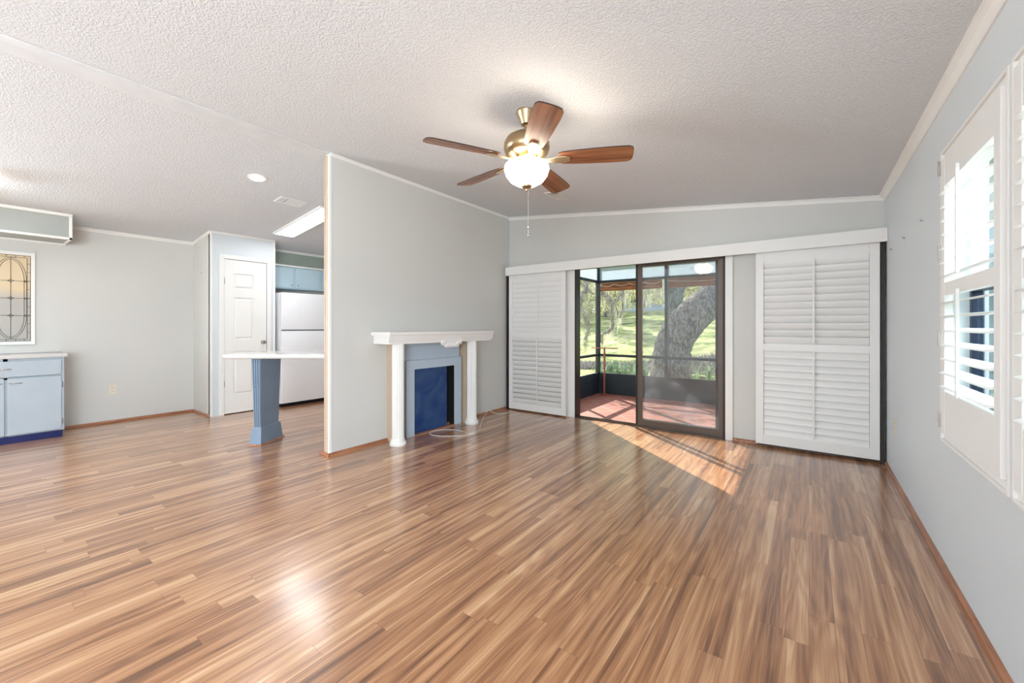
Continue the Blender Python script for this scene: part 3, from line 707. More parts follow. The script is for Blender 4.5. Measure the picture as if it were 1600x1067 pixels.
b = B(); hexa(b, ring4(0.062, 0.172, 0.012), ring4(0.050, 0.150, 0.165)); hexa(b, ring4(0.050, 0.150, 0.165), ring4(0.042, 0.142, 0.178)); obj('plinth', b, M['ped'], bar)
b = B(); hexa(b, ring4(0.078, 0.190, 0.0), ring4(0.070, 0.182, 0.013)); obj('base_moulding', b, M['base_wood'], bar)

# ================================================================== pantry door
d2 = bpy.data.objects.new('door_2', None); COL.objects.link(d2); d2.location = (PX, 2.45, 0); d2['kind'] = 'structure'
b = B()
for (a, c, e_, f) in ((2.125, 2.18, 0, 2.175), (2.72, 2.775, 0, 2.175), (2.18, 2.72, 2.12, 2.175)): box(b, PX - 0.001, PX + 0.014, a, c, e_, f, 0.003)
obj('casing', b, M['white'], d2)
def panel_door(bm, y0, y1, z0, z1, xf, panels):
    """six-panel style leaf: boards around recessed, raised panels; xf = front plane"""
    box(bm, xf - 0.040, xf - 0.0145, y0, y1, z0, z1)
    ys = [y0] + [v for p in panels for v in ()] + [y1]
    # frame pieces
    zs = sorted({p[2] for p in panels} | {p[3] for p in panels}); yy = sorted({p[0] for p in panels} | {p[1] for p in panels})
    box(bm, xf - 0.015, xf, y0, yy[0], z0, z1); box(bm, xf - 0.015, xf, yy[-1], y1, z0, z1)
    edges = [z0] + [v for pr in sorted({(p[2], p[3]) for p in panels}) for v in pr] + [z1]
    for i in range(0, len(edges), 2): box(bm, xf - 0.015, xf, yy[0], yy[-1], edges[i], edges[i + 1])
    for i in range(1, len(yy) - 1, 2):
        for (pz0, pz1) in sorted({(p[2], p[3]) for p in panels}): box(bm, xf - 0.015, xf, yy[i], yy[i + 1], pz0, pz1)
    for p in panels:
        hexa(bm, [(xf - 0.015, p[0] + 0.012, p[2] + 0.014), (xf - 0.015, p[1] - 0.012, p[2] + 0.014), (xf - 0.015, p[1] - 0.012, p[3] - 0.014), (xf - 0.015, p[0] + 0.012, p[3] - 0.014)],
             [(xf - 0.002, p[0] + 0.030, p[2] + 0.036), (xf - 0.002, p[1] - 0.030, p[2] + 0.036), (xf - 0.002, p[1] - 0.030, p[3] - 0.036), (xf - 0.002, p[0] + 0.030, p[3] - 0.036)])
    return bm
b = panel_door(B(), 2.184, 2.716, 0.012, 2.116, PX - 0.002, [(2.30, 2.545, 1.72, 1.93), (2.30, 2.545, 1.02, 1.60), (2.30, 2.545, 0.26, 0.86)])
leaf = obj('door_leaf', b, M['white'], d2)
b = B(); M4 = Matrix.Rotation(PI / 2, 4, 'Y')
lathe(b, 0, 0, [(0.0, 0.0), (0.026, 0.0), (0.026, 0.005), (0.010, 0.008), (0.010, 0.03), (0.022, 0.036), (0.027, 0.048), (0.022, 0.060), (0.0, 0.064)], 24)
bmesh.ops.transform(b, matrix=Matrix.Translation((PX - 0.002, 2.665, 0.975)) @ M4, verts=b.verts); obj('door_knob', b, M['nickel'], leaf, True)
for z in (1.82, 0.42):
    b = B(); box(b, PX - 0.002, PX + 0.004, 2.176, 2.190, z - 0.04, z + 0.04, 0.002); obj('hinge', b, M['nickel'], d2)

# ================================================================== refrigerator and kitchen cabinets
fr = thing('refrigerator', (-6.66, 3.26, 0), 'white top-freezer refrigerator between the pantry and the partition wall', 'refrigerator')
b = B(); box(b, -7.02, -6.36, 2.885, 3.625, 0.045, 1.705, 0.012); obj('body', b, M['white_gloss'], fr, True)
b = B(); box(b, -6.355, -6.295, 2.885, 3.625, 1.150, 1.708, 0.012); obj('freezer_door', b, M['white_gloss'], fr, True)
b = B(); box(b, -6.355, -6.295, 2.885, 3.625, 0.055, 1.135, 0.012); obj('fridge_door', b, M['white_gloss'], fr, True)
b = B(); box(b, -6.34, -6.32, 2.90, 3.61, 1.134, 1.151); obj('door_gasket', b, M['vent_dark'], fr)
b = B(); box(b, -6.98, -6.345, 2.90, 3.61, 0.0, 0.05); obj('kick_grille', b, M['dark'], fr)
def wall_cab(y0, y1, label, doors):
    t = thing('wall_cabinet', (-6.88, (y0 + y1) / 2, 1.80), label, 'cabinet')
    b = B(); box(b, LW + 0.001, -6.735, y0, y1, 1.80, 2.150); obj('body', b, M['cab_k'], t)
    b = B(); box(b, -6.74, -6.70, y0, y1, 2.150, 2.178, 0.004); obj('top_moulding', b, M['white'], t)
    for (a, c, k) in doors:
        b = B(); box(b, -6.735, -6.716, a, c, 1.815, 2.140, 0.003); dd = obj('door', b, M['cab_k'], t)
        b = B(); bmesh.ops.create_uvsphere(b, u_segments=12, v_segments=8, radius=0.011, matrix=Matrix.Translation((-6.703, k, 1.862))); obj('knob', b, M['nickel'], dd, True)
wall_cab(2.832, 3.735, 'two-door blue wall cabinet directly above the refrigerator', [(2.850, 3.262, 3.225), (3.285, 3.700, 3.325)])
wall_cab(3.740, 4.60, 'blue wall cabinet farther along, mostly hidden by the partition edge', [(3.760, 4.15, 4.11), (4.17, 4.58, 4.21)])
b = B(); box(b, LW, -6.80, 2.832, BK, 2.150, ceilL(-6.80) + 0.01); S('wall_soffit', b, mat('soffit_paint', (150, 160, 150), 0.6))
crown_x('trim_13', -6.80, 1, 2.832, BK, ceilL(-6.80), 0.13, 0.03, 0.03)

# ================================================================== buffet cabinet and counter (left)
cb = thing('base_cabinet', (-6.83, -0.10, 0), 'pale blue base cabinet with drawers and doors under the leaded glass', 'cabinet')
XF = -6.60
b = B(); box(b, LW + 0.001, XF - 0.02, -0.95, 0.738, 0.075, 0.868); obj('body', b, M['cab'], cb)
b = B(); box(b, XF - 0.02, XF, 0.700, 0.738, 0.075, 0.868); box(b, XF - 0.02, XF, -0.95, 0.70, 0.835, 0.868); box(b, XF - 0.02, XF, -0.95, 0.70, 0.655, 0.675); box(b, XF - 0.02, XF, -0.95, 0.70, 0.075, 0.082)
for y in (0.318, -0.05, -0.42, -0.79): box(b, XF - 0.02, XF, y, y + 0.03, 0.075, 0.868)
obj('face_frame', b, M['cab'], cb)
b = B(); box(b, LW + 0.001, XF - 0.015, -0.95, 0.728, 0.0, 0.076); obj('toe_kick', b, M['navy'], cb)
def pull(y, z, parent):
    b = B(); tube(b, spline([(XF + 0.018, y - 0.042, z), (XF + 0.036, y - 0.030, z), (XF + 0.040, y, z), (XF + 0.036, y + 0.030, z), (XF + 0.018, y + 0.042, z)], 5), 0.005, 8); obj('handle', b, M['nickel'], parent, True)
for (a, c) in ((0.02, 0.716), (-0.73, 0.0)):
    b = B(); box(b, XF, XF + 0.018, a, c, 0.682, 0.842, 0.003); dr = obj('drawer', b, M['cab'], cb); pull((a + c) / 2 - 0.04, 0.765, dr)
for (a, c, k, hg) in ((0.345, 0.716, 0.40, 0.716), (-0.030, 0.326, 0.27, -0.03), (-0.395, -0.045, -0.34, -0.045), (-0.77, -0.41, -0.47, -0.77)):
    b = B(); box(b, XF, XF + 0.018, a, c, 0.088, 0.664, 0.003); dd = obj('door', b, M['cab'], cb); pull(k, 0.618, dd)
    for z in (0.57, 0.17):
        b = B(); box(b, XF, XF + 0.020, hg - 0.002 if hg > a else hg - 0.010, hg + 0.010 if hg > a else hg + 0.002, z - 0.03, z + 0.03, 0.002); obj('hinge', b, M['steel'], dd)
b = B(); box(b, LW + 0.001, XF + 0.03, -0.97, 0.762, 0.868, 0.905, 0.010); box(b, LW + 0.001, LW + 0.02, -0.97, 0.762, 0.905, 0.925, 0.004)
o = obj('worktop', b, M['counter'], smooth=True); tag(o, 'white worktop lying on the pale blue cabinet at the left edge', 'countertop')
# leaded glass
w3 = bpy.data.objects.new('window_3', None); COL.objects.link(w3); w3.location = (LW, 0.19, 1.5); w3['kind'] = 'structure'
WY0, WY1, WZ0, WZ1 = 0.250, 0.535, 1.035, 1.985
b = B(); fx0, fx1 = LW + 0.0005, LW + 0.020
for (a, c, e_, f) in ((WY0 - 0.03, WY0, WZ0 - 0.035, WZ1 + 0.035), (WY1, WY1 + 0.032, WZ0 - 0.035, WZ1 + 0.035), (WY0, WY1, WZ0 - 0.035, WZ0), (WY0, WY1, WZ1, WZ1 + 0.035)): box(b, fx0, fx1, a, c, e_, f, 0.003)
obj('frame', b, M['white'], w3)
def leaded():
    m = bpy.data.materials.new('textured_glass_view'); m.use_nodes = True
    nt = m.node_tree; bb = nt.nodes['Principled BSDF']; bb.inputs['Roughness'].default_value = 0.22; bb.inputs['Specular IOR Level'].default_value = 0.7
    tc = nt.nodes.new('ShaderNodeTexCoord'); n = nt.nodes.new('ShaderNodeTexNoise'); n.inputs['Scale'].default_value = 1.6
    r = nt.nodes.new('ShaderNodeValToRGB'); r.color_ramp.elements[0].position = 0.38; r.color_ramp.elements[0].color = (*lin((182, 178, 170)), 1)
    r.color_ramp.elements[1].position = 0.60; r.color_ramp.elements[1].color = (*lin((222, 200, 164)), 1)  # amber above, grey below: room behind the pane painted into its colour
    sp_ = nt.nodes.new('ShaderNodeSeparateXYZ'); nt.links.new(tc.outputs['Object'], sp_.inputs[0])
    ma = nt.nodes.new('ShaderNodeMath'); ma.operation = 'MULTIPLY_ADD'; ma.inputs[1].default_value = 0.5; ma.inputs[2].default_value = 0.5
    nt.links.new(sp_.outputs[2], ma.inputs[0])
    ad = nt.nodes.new('ShaderNodeMath'); ad.operation = 'MULTIPLY_ADD'; ad.inputs[1].default_value = 0.25; nt.links.new(n.outputs['Fac'], ad.inputs[0]); nt.links.new(ma.outputs[0], ad.inputs[2])
    r.color_ramp.elements[0].position = 0.60; r.color_ramp.elements[1].position = 0.68
    n2 = nt.nodes.new('ShaderNodeTexNoise'); n2.inputs['Scale'].default_value = 90
    bp = nt.nodes.new('ShaderNodeBump'); bp.inputs['Strength'].default_value = 0.3; bp.inputs['Distance'].default_value = 0.003
    nt.links.new(tc.outputs['Object'], n.inputs['Vector']); nt.links.new(tc.outputs['Object'], n2.inputs['Vector'])
    nt.links.new(n.outputs['Fac'], r.inputs['Fac']); nt.links.new(r.outputs['Color'], bb.inputs['Base Color'])
    nt.links.new(ad.outputs[0], r.inputs['Fac'])
    nt.links.new(n2.outputs['Fac'], bp.inputs['Height']); nt.links.new(bp.outputs['Normal'], bb.inputs['Normal'])
    return m
b = B(); box(b, LW + 0.0005, LW + 0.006, WY0, WY1, WZ0, WZ1); pane = obj('leaded_pane', b, leaded(), w3)
b = B(); X_ = LW + 0.008; rr = 0.0022
def came(pts): tube(b, [(X_, p[0], p[1]) for p in pts], rr, 6)
cyc, czc = (WY0 + WY1) / 2, (WZ0 + WZ1) / 2; hw, hh = (WY1 - WY0) / 2, (WZ1 - WZ0) / 2
for dx in (0.0, 0.024):
    a, c = hw - 0.003 - dx, hh - 0.004 - dx * 0.9
    came([(cyc - a, czc - c), (cyc + a, czc - c)]); came([(cyc - a, czc + c), (cyc + a, czc + c)]); came([(cyc - a, czc - c), (cyc - a, czc + c)]); came([(cyc + a, czc - c), (cyc + a, czc + c)])
for aa in (0.0, 0.018):
    a = hw - 0.030 - aa; top = hh - 0.032 - aa - 0.19
    for sg in (-1, 1):
        came([(cyc + a * math.cos(PI * k / 20), czc + sg * (0.19 + top * math.sin(PI * k / 20))) for k in range(21)])
        came([(cyc + sg * a, czc - 0.19), (cyc + sg * a, czc + 0.19)])
came([(cyc, WZ0 + 0.03), (cyc, WZ1 - 0.03)])
for z in (czc - 0.19, czc, czc + 0.19):
    came([(WY0 + 0.004, z), (WY1 - 0.004, z)])
    for (y, s_) in ((cyc, 0.026), (cyc + hw - 0.039, 0.015), (cyc - hw + 0.039, 0.015)):
        q_ = [(y - s_, z), (y - s_ * .3, z + s_ * .3), (y, z + s_), (y + s_ * .3, z + s_ * .3), (y + s_, z), (y + s_ * .3, z - s_ * .3), (y, z - s_), (y - s_ * .3, z - s_ * .3), (y - s_, z)]
        came(q_)
z = WZ0 + 0.10
while z < WZ1 - 0.06:
    for sgn in (-1, 1): came([(cyc + sgn * (hw - 0.027), z), (cyc + sgn * (hw - 0.003), z)])
    z += 0.095
for y in (cyc - 0.09, cyc - 0.03, cyc + 0.035, cyc + 0.095):
    for sgn in (-1, 1): came([(y, czc + sgn * (hh - 0.025)), (y, czc + sgn * (hh - 0.004))])
obj('lead_came', b, mat('lead', (86, 80, 72), 0.4, 0.6), pane)
# soffit box at the ceiling, upper left
sb = thing('ceiling_valance_box', (-6.83, -0.1, 2.15), 'grey boxed valance with white edging hung under the ceiling above the leaded glass', 'valance box')
b = B(); prism(b, [(LW, 2.165), (-6.61, 2.165), (-6.61, ceilL(-6.61) + 0.005), (LW, ceilL(LW) + 0.005)], 'y', -1.0, 0.790); obj('box', b, mat('box_paint', (168, 172, 168), 0.55), sb)
b = B()
box(b, -6.612, -6.590, -1.0, 0.800, 2.155, 2.180, 0.003); box(b, -6.612, -6.590, 0.775, 0.800, 2.155, ceilL(-6.6) - 0.01, 0.003); box(b, -6.612, -6.585, -1.0, 0.800, ceilL(-6.6) - 0.035, ceilL(-6.6) - 0.002, 0.003)
box(b, LW, -6.612, 0.776, 0.798, 2.155, 2.172, 0.003); box(b, LW, LW + 0.022, -1.0, 0.80, 2.145, 2.167, 0.003)
obj('edging', b, M['white'], sb)

# ================================================================== outlets and small wall fittings
def outlet(x, y, z, s, label):
    t = thing('outlet', (x, y, z), label, 'outlet')
    b = B(); box(b, x, x + s * 0.006, y - 0.036, y + 0.036, z - 0.058, z + 0.058, 0.002); obj('cover_plate', b, M['ivory'], t)
    for dz in (-0.022, 0.022):
        b = B(); box(b, x + s * 0.006, x + s * 0.009, y - 0.017, y + 0.017, z + dz - 0.014, z + dz + 0.014, 0.001); rc = obj('receptacle', b, M['ivory'], t)
        b = B()
        for dy in (-0.007, 0.007): box(b, x + s * 0.0088, x + s * 0.0095, y + dy - 0.0015, y + dy + 0.0015, z + dz - 0.002, z + dz + 0.008)
        obj('slot', b, M['slot'], rc)
outlet(LW, 1.20, 0.412, 1, 'ivory duplex wall outlet low on the dining wall right of the cabinet')
outlet(R, 4.34, 0.418, -1, 'ivory wall outlet low on the right wall near the far corner')
def onR(px, py):
    u = (px - 800) / 638.6; t = R / (FX + FY * u); return (R, t * (FY - FX * u), 1.2 + t * (510 - py) / 638.6)
for px, py, lb in ((1442.5, 345, 'small dark picture hook high on the right wall nearest the window'), (1414, 372, 'small dark nail on the right wall midway between corner and window'), (1394, 390, 'tiny nail on the right wall nearest the valance end')):
    p = onR(px, py); b = B(); tube(b, [(R - 0.0005, p[1], p[2]), (R - 0.010, p[1], p[2] + 0.002), (R - 0.012, p[1], p[2] + 0.010)], 0.0035, 6); o = obj('wall_hook', b, M['steel']); tag(o, lb, 'hook')
b = B(); b_y = 2.03; p = None
tube(b, [(-6.72, PY0, 1.93), (-6.72, PY0 - 0.012, 1.932)], 0.003, 6); o = obj('wall_hook', b, M['steel']); tag(o, 'tiny nail on the narrow shaded wall beside the pantry', 'hook')

# ================================================================== screened porch
PYB = 7.17; PXL = -3.19; PXR = 2.4; PZ = -0.05
def tile_mat():
    m = bpy.data.materials.new('terracotta_tile'); m.use_nodes = True
    nt = m.node_tree; bb = nt.nodes['Principled BSDF']; bb.inputs['Roughness'].default_value = 0.55
    g = nt.nodes.new('ShaderNodeNewGeometry'); mp = nt.nodes.new('ShaderNodeMapping'); mp.inputs['Rotation'].default_value = (0, 0, math.radians(45))
    br = nt.nodes.new('ShaderNodeTexBrick'); br.offset = 0; br.inputs['Scale'].default_value = 1; br.inputs['Brick Width'].default_value = 0.30; br.inputs['Row Height'].default_value = 0.30; br.inputs['Mortar Size'].default_value = 0.006
    br.inputs['Color1'].default_value = (*lin((158, 92, 76)), 1); br.inputs['Color2'].default_value = (*lin((186, 116, 98)), 1); br.inputs['Mortar'].default_value = (*lin((190, 160, 146)), 1)
    n = nt.nodes.new('ShaderNodeTexNoise'); n.inputs['Scale'].default_value = 5; n.inputs['Detail'].default_value = 5
    mx = nt.nodes.new('ShaderNodeMix'); mx.data_type = 'RGBA'; mx.blend_type = 'MULTIPLY'; mx.inputs[0].default_value = 0.4
    nt.links.new(g.outputs['Position'], mp.inputs['Vector']); nt.links.new(mp.outputs[0], br.inputs['Vector']); nt.links.new(g.outputs['Position'], n.inputs['Vector'])
    nt.links.new(br.outputs['Color'], mx.inputs[6]); nt.links.new(n.outputs['Color'], mx.inputs[7]); nt.links.new(mx.outputs[2], bb.inputs['Base Color'])
    return m
b = B(); box(b, PXL - 0.05, PXR + 0.05, BK + 0.12, PYB + 0.05, PZ - 0.3, PZ); S('floor_porch', b, tile_mat())
b = B(); box(b, PXL - 0.04, PXR, PYB, PYB + 0.04, PZ, 0.335); S('wall_porch_back', b, M['kneewall'])
b = B(); box(b, PXL - 0.04, PXL, BK + 0.12, PYB + 0.04, PZ, 0.335); S('wall_porch_left', b, M['kneewall'])
b = B(); box(b, PXL - 0.07, PXL + 0.0, PYB - 0.0, PYB + 0.07, PZ, 2.42)
sf = thing('porch_screen_frame', (PXL, PYB, PZ), 'dark metal frame of the screened porch outside the patio door', 'screen frame')
obj('corner_post', b, M['screenframe'], sf)
for x in (-1.97, -0.77, 0.45, 1.67):
    b = B(); box(b, x - 0.022, x + 0.022, PYB, PYB + 0.05, 0.335, 2.42); obj('mullion', b, M['screenframe'], sf)
for y in (6.08, 5.0):
    b = B(); box(b, PXL - 0.05, PXL, y - 0.022, y + 0.022, 0.335, 2.42); obj('mullion', b, M['screenframe'], sf)
for z in (0.665, 2.035, 2.40):
    b = B(); box(b, PXL, PXR, PYB, PYB + 0.05, z - 0.022, z + 0.022); obj('rail', b, M['screenframe'], sf)
    b = B(); box(b, PXL - 0.05, PXL, BK + 0.12, PYB, z - 0.022, z + 0.022); obj('rail', b, M['screenframe'], sf)
b = B(); box(b, PXL, PXR, PYB + 0.024, PYB + 0.026, 0.34, 2.40); obj('screen_mesh', b, M['screen'], sf)
b = B(); box(b, PXL - 0.026, PXL - 0.024, BK + 0.12, PYB, 0.34, 2.40); obj('screen_mesh', b, M['screen'], sf)
M['vinyl'] = glass_mat('hazy_vinyl', (0.85, 0.92, 1.0), 0.62, 0.12, 0.1)
b = B(); box(b, PXL, PXR, PYB + 0.030, PYB + 0.032, 2.055, 2.385); obj('upper_panel', b, M['vinyl'], sf)
b = B(); box(b, PXL - 0.032, PXL - 0.030, BK + 0.12, PYB, 2.055, 2.385); obj('upper_panel', b, M['vinyl'], sf)
b = B(); prism(b, [(BK + 0.12, 2.62), (PYB + 0.25, 2.42), (PYB + 0.25, 2.47), (BK + 0.12, 2.67)], 'x', PXL - 0.2, PXR + 0.2); S('ceiling_porch', b, M['white'])
# bamboo roller blinds
def bamboo():
    m = bpy.data.materials.new('bamboo_blind'); m.use_nodes = True
    nt = m.node_tree; bb = nt.nodes['Principled BSDF']; bb.inputs['Roughness'].default_value = 0.6
    tc = nt.nodes.new('ShaderNodeTexCoord'); mp = nt.nodes.new('ShaderNodeMapping'); mp.inputs['Scale'].default_value = (3, 60, 160)
    n = nt.nodes.new('ShaderNodeTexNoise'); n.inputs['Scale'].default_value = 1; n.inputs['Detail'].default_value = 3
    r = nt.nodes.new('ShaderNodeValToRGB'); r.color_ramp.elements[0].position = 0.35; r.color_ramp.elements[0].color = (*lin((88, 50, 34)), 1); r.color_ramp.elements[1].position = 0.7; r.color_ramp.elements[1].color = (*lin((176, 116, 78)), 1)
    nt.links.new(tc.outputs['Object'], mp.inputs['Vector']); nt.links.new(mp.outputs[0], n.inputs['Vector']); nt.links.new(n.outputs['Fac'], r.inputs['Fac']); nt.links.new(r.outputs['Color'], bb.inputs['Base Color'])
    return m
M['bamboo'] = bamboo()
def blind(x0, x1, label, sag):
    t = thing('bamboo_blind', ((x0 + x1) / 2, PYB - 0.05, 2.01), label, 'blind')
    b = B(); tube(b, [(x0, PYB - 0.045, 1.893), (x1, PYB - 0.045, 1.893)], 0.042, 14); obj('roll', b, M['bamboo'], t, True)
    b = B(); box(b, x0, x1, PYB - 0.022, PYB - 0.012, 1.90, 2.005); obj('slat_sheet', b, M['bamboo'], t)
    b = B(); pts = []
    n = 24
    for k in range(n + 1):
        u = k / n; pts.append((x0 + (x1 - x0) * u, PYB - 0.088, 1.965 - 0.035 * abs(math.sin(u * PI * sag))))
    tube(b, pts, 0.006, 6); obj('cord', b, M['cream'], t, True)
    b = B(); tube(b, [((x0 + x1) / 2 + 0.08, PYB - 0.09, 1.95), ((x0 + x1) / 2 + 0.08, PYB - 0.09, 1.80)], 0.003, 6); obj('pull_cord', b, M['screenframe'], t)
blind(-3.13, -2.03, 'rolled bamboo blind at the porch corner behind the left door opening', 4)
blind(-1.91, -0.81, 'rolled bamboo blind in front of the big oak trunk', 1)
blind(-0.73, 0.40, 'rolled bamboo blind on the hidden right stretch of the porch', 1)
# T-shaped stand
bx_, by_ = fl(946, 616, PZ)
by_ = min(by_, 7.06)
ts = thing('tee_stand', (bx_, by_, PZ), 'thin reddish metal T-shaped stand in the porch corner', 'stand')
b = B(); box(b, bx_ - 0.014, bx_ + 0.014, by_ - 0.014, by_ + 0.014, PZ, 0.80, 0.003); obj('post', b, M['rust'], ts)
b = B(); box(b, bx_ - 0.25, bx_ + 0.25, by_ - 0.016, by_ + 0.016, 0.795, 0.812, 0.003); obj('crossbar', b, M['rust'], ts)
b = B(); box(b, bx_ - 0.20, bx_ + 0.20, by_ - 0.012, by_ + 0.012, PZ, PZ + 0.012); box(b, bx_ - 0.012, bx_ + 0.012, by_ - 0.10, by_ + 0.09, PZ, PZ + 0.012); obj('foot', b, M['rust'], ts)

# ================================================================== garden
def gz(x, y):
    """ground height"""
    w = y * 0.97
    if w < 15: z = -0.45
    elif w < 17: z = -0.45 - 0.12 * (w - 15)
    elif w < 19: z = -0.69 + 0.20 * (w - 17)
    else: z = -0.29 + 0.145 * (w - 19) if w < 40 else 2.755 + 0.03 * (w - 40)
    return z + 0.05 * math.sin(x * 0.7 + y * 0.4)
def grass_mat():
    m = bpy.data.materials.new('lawn'); m.use_nodes = True
    nt = m.node_tree; bb = nt.nodes['Principled BSDF']; bb.inputs['Roughness'].default_value = 0.85; bb.inputs['Specular IOR Level'].default_value = 0.1
    g = nt.nodes.new('ShaderNodeNewGeometry'); n = nt.nodes.new('ShaderNodeTexNoise'); n.inputs['Scale'].default_value = 0.9; n.inputs['Detail'].default_value = 8; n.inputs['Roughness'].default_value = 0.7
    r = nt.nodes.new('ShaderNodeValToRGB'); e = r.color_ramp.elements; e.new(0.5)
    e[0].position = 0.38; e[0].color = (*lin((92, 104, 62)), 1); e[1].position = 0.5; e[1].color = (*lin((160, 170, 104)), 1); e[2].position = 0.60; e[2].color = (*lin((200, 192, 144)), 1)  # tone contrast paints in dappled shade, along with grass and leaf litter
    nt.links.new(g.outputs['Position'], n.inputs['Vector']); nt.links.new(n.outputs['Fac'], r.inputs['Fac']); nt.links.new(r.outputs['Color'], bb.inputs['Base Color'])
    n2 = nt.nodes.new('ShaderNodeTexNoise'); n2.inputs['Scale'].default_value = 14; n2.inputs['Detail'].default_value = 6
    bp = nt.nodes.new('ShaderNodeBump'); bp.inputs['Strength'].default_value = 0.8; bp.inputs['Distance'].default_value = 0.08
    nt.links.new(g.outputs['Position'], n2.inputs['Vector']); nt.links.new(n2.outputs['Fac'], bp.inputs['Height']); nt.links.new(bp.outputs['Normal'], bb.inputs['Normal'])
    return m
b = B(); xs = [-60 + i * 1.5 for i in range(60)]; ys = [-12 + j * 1.0 for j in range(85)]
gv = [[b.verts.new((x, y, gz(x, y))) for y in ys] for x in xs]
for i in range(len(xs) - 1):
    for j in range(len(ys) - 1): b.faces.new((gv[i][j], gv[i + 1][j], gv[i + 1][j + 1], gv[i][j + 1]))
for f in b.faces: f.smooth = True
S('ground', b, grass_mat())
b = B(); v = [b.verts.new(p) for p in ((-40, 16.7, -0.60), (20, 16.7, -0.60), (20, 18.3, -0.60), (-40, 18.3, -0.60))]; b.faces.new(v)
o = obj('ditch_water', b, mat('ditch_water', (70, 74, 70), 0.25)); tag(o, 'dark strip of ditch water crossing the lawn beyond the oak', 'water', kind='stuff')

def bark_mat(name, a, c):
    m = bpy.data.materials.new(name); m.use_nodes = True
    nt = m.node_tree; bb = nt.nodes['Principled BSDF']; bb.inputs['Roughness'].default_value = 0.9; bb.inputs['Specular IOR Level'].default_value = 0.1
    tc = nt.nodes.new('ShaderNodeTexCoord'); mp = nt.nodes.new('ShaderNodeMapping'); mp.inputs['Scale'].default_value = (15, 15, 6)
    n = nt.nodes.new('ShaderNodeTexNoise'); n.inputs['Scale'].default_value = 1.3; n.inputs['Detail'].default_value = 8; n.inputs['Roughness'].default_value = 0.7; n.inputs['Distortion'].default_value = 0.5
    r = nt.nodes.new('ShaderNodeValToRGB'); r.color_ramp.elements[0].position = 0.42; r.color_ramp.elements[0].color = (*lin(a), 1); r.color_ramp.elements[1].position = 0.60; r.color_ramp.elements[1].color = (*lin(c), 1)
    bp = nt.nodes.new('ShaderNodeBump'); bp.inputs['Strength'].default_value = 1.0; bp.inputs['Distance'].default_value = 0.06
    nt.links.new(tc.outputs['Object'], mp.inputs['Vector']); nt.links.new(mp.outputs[0], n.inputs['Vector']); nt.links.new(n.outputs['Fac'], r.inputs['Fac']); nt.links.new(r.outputs['Color'], bb.inputs['Base Color'])
    nt.links.new(n.outputs['Fac'], bp.inputs['Height']); nt.links.new(bp.outputs['Normal'], bb.inputs['Normal'])
    return m
M['bark'] = bark_mat('oak_bark', (78, 74, 70), (168, 160, 150))
M['bark_dark'] = bark_mat('blue_grey_bark', (72, 78, 84), (138, 144, 150))
M['bark2'] = bark_mat('pale_bark', (130, 124, 112), (206, 198, 182))
def leaf_mat(name, a, c, tr=0.45):
    m = bpy.data.materials.new(name); m.use_nodes = True
    nt = m.node_tree; N = nt.nodes; L = nt.links; N.remove(N['Principled BSDF'])
    g = N.new('ShaderNodeNewGeometry'); wn_ = N.new('ShaderNodeTexNoise'); wn_.inputs['Scale'].default_value = 2.5; wn_.inputs['Detail'].default_value = 5
    r = N.new('ShaderNodeValToRGB'); r.color_ramp.elements[0].position = 0.35; r.color_ramp.elements[0].color = (*lin(a), 1); r.color_ramp.elements[1].position = 0.65; r.color_ramp.elements[1].color = (*lin(c), 1)
    L.new(g.outputs['Position'], wn_.inputs['Vector']); L.new(wn_.outputs['Fac'], r.inputs['Fac'])
    d_ = N.new('ShaderNodeBsdfDiffuse'); t_ = N.new('ShaderNodeBsdfTranslucent'); mx = N.new('ShaderNodeMixShader'); mx.inputs[0].default_value = tr
    L.new(r.outputs['Color'], d_.inputs[0]); L.new(r.outputs['Color'], t_.inputs[0]); L.new(d_.outputs[0], mx.inputs[1]); L.new(t_.outputs[0], mx.inputs[2]); L.new(mx.outputs[0], N['Material Output'].inputs[0])
    return m
M['leaf_olive'] = leaf_mat('olive_leaves', (124, 134, 80), (216, 210, 150))
M['leaf_green'] = leaf_mat('green_leaves', (84, 112, 66), (176, 190, 120))
M['leaf_pale'] = leaf_mat('pale_leaves', (160, 164, 132), (226, 224, 190))
M['moss'] = leaf_mat('spanish_moss', (160, 162, 146), (216, 214, 200), 0.5)
M['strap'] = leaf_mat('strap_leaves', (96, 126, 94), (176, 196, 164))
M['brush'] = leaf_mat('dry_brush', (98, 96, 100), (142, 138, 134))
def leaf_cloud(bm, blobs, n, size, rng):
    tot = sum(r[3] ** 2 for r in blobs)
    for (cx, cy, cz, r) in blobs:
        k = int(n * r * r / tot)
        for _ in range(k):
            while True:
                p = Vector((rng.uniform(-1, 1), rng.uniform(-1, 1), rng.uniform(-1, 1)))
                if p.length <= 1: break
            p = p.normalized() * (p.length ** 0.5) * r
            c = Vector((cx, cy, cz)) + Vector((p.x, p.y, p.z * 0.75))
            a = Vector((rng.gauss(0, 1), rng.gauss(0, 1), rng.gauss(0, 1))).normalized(); q = a.orthogonal().normalized()
            s = size * rng.uniform(0.6, 1.4); bb_ = a.cross(q)
            vs = [bm.verts.new(c + q * s), bm.verts.new(c + bb_ * s * 0.45), bm.verts.new(c - q * s), bm.verts.new(c - bb_ * s * 0.45)]
            bm.faces.new(vs)
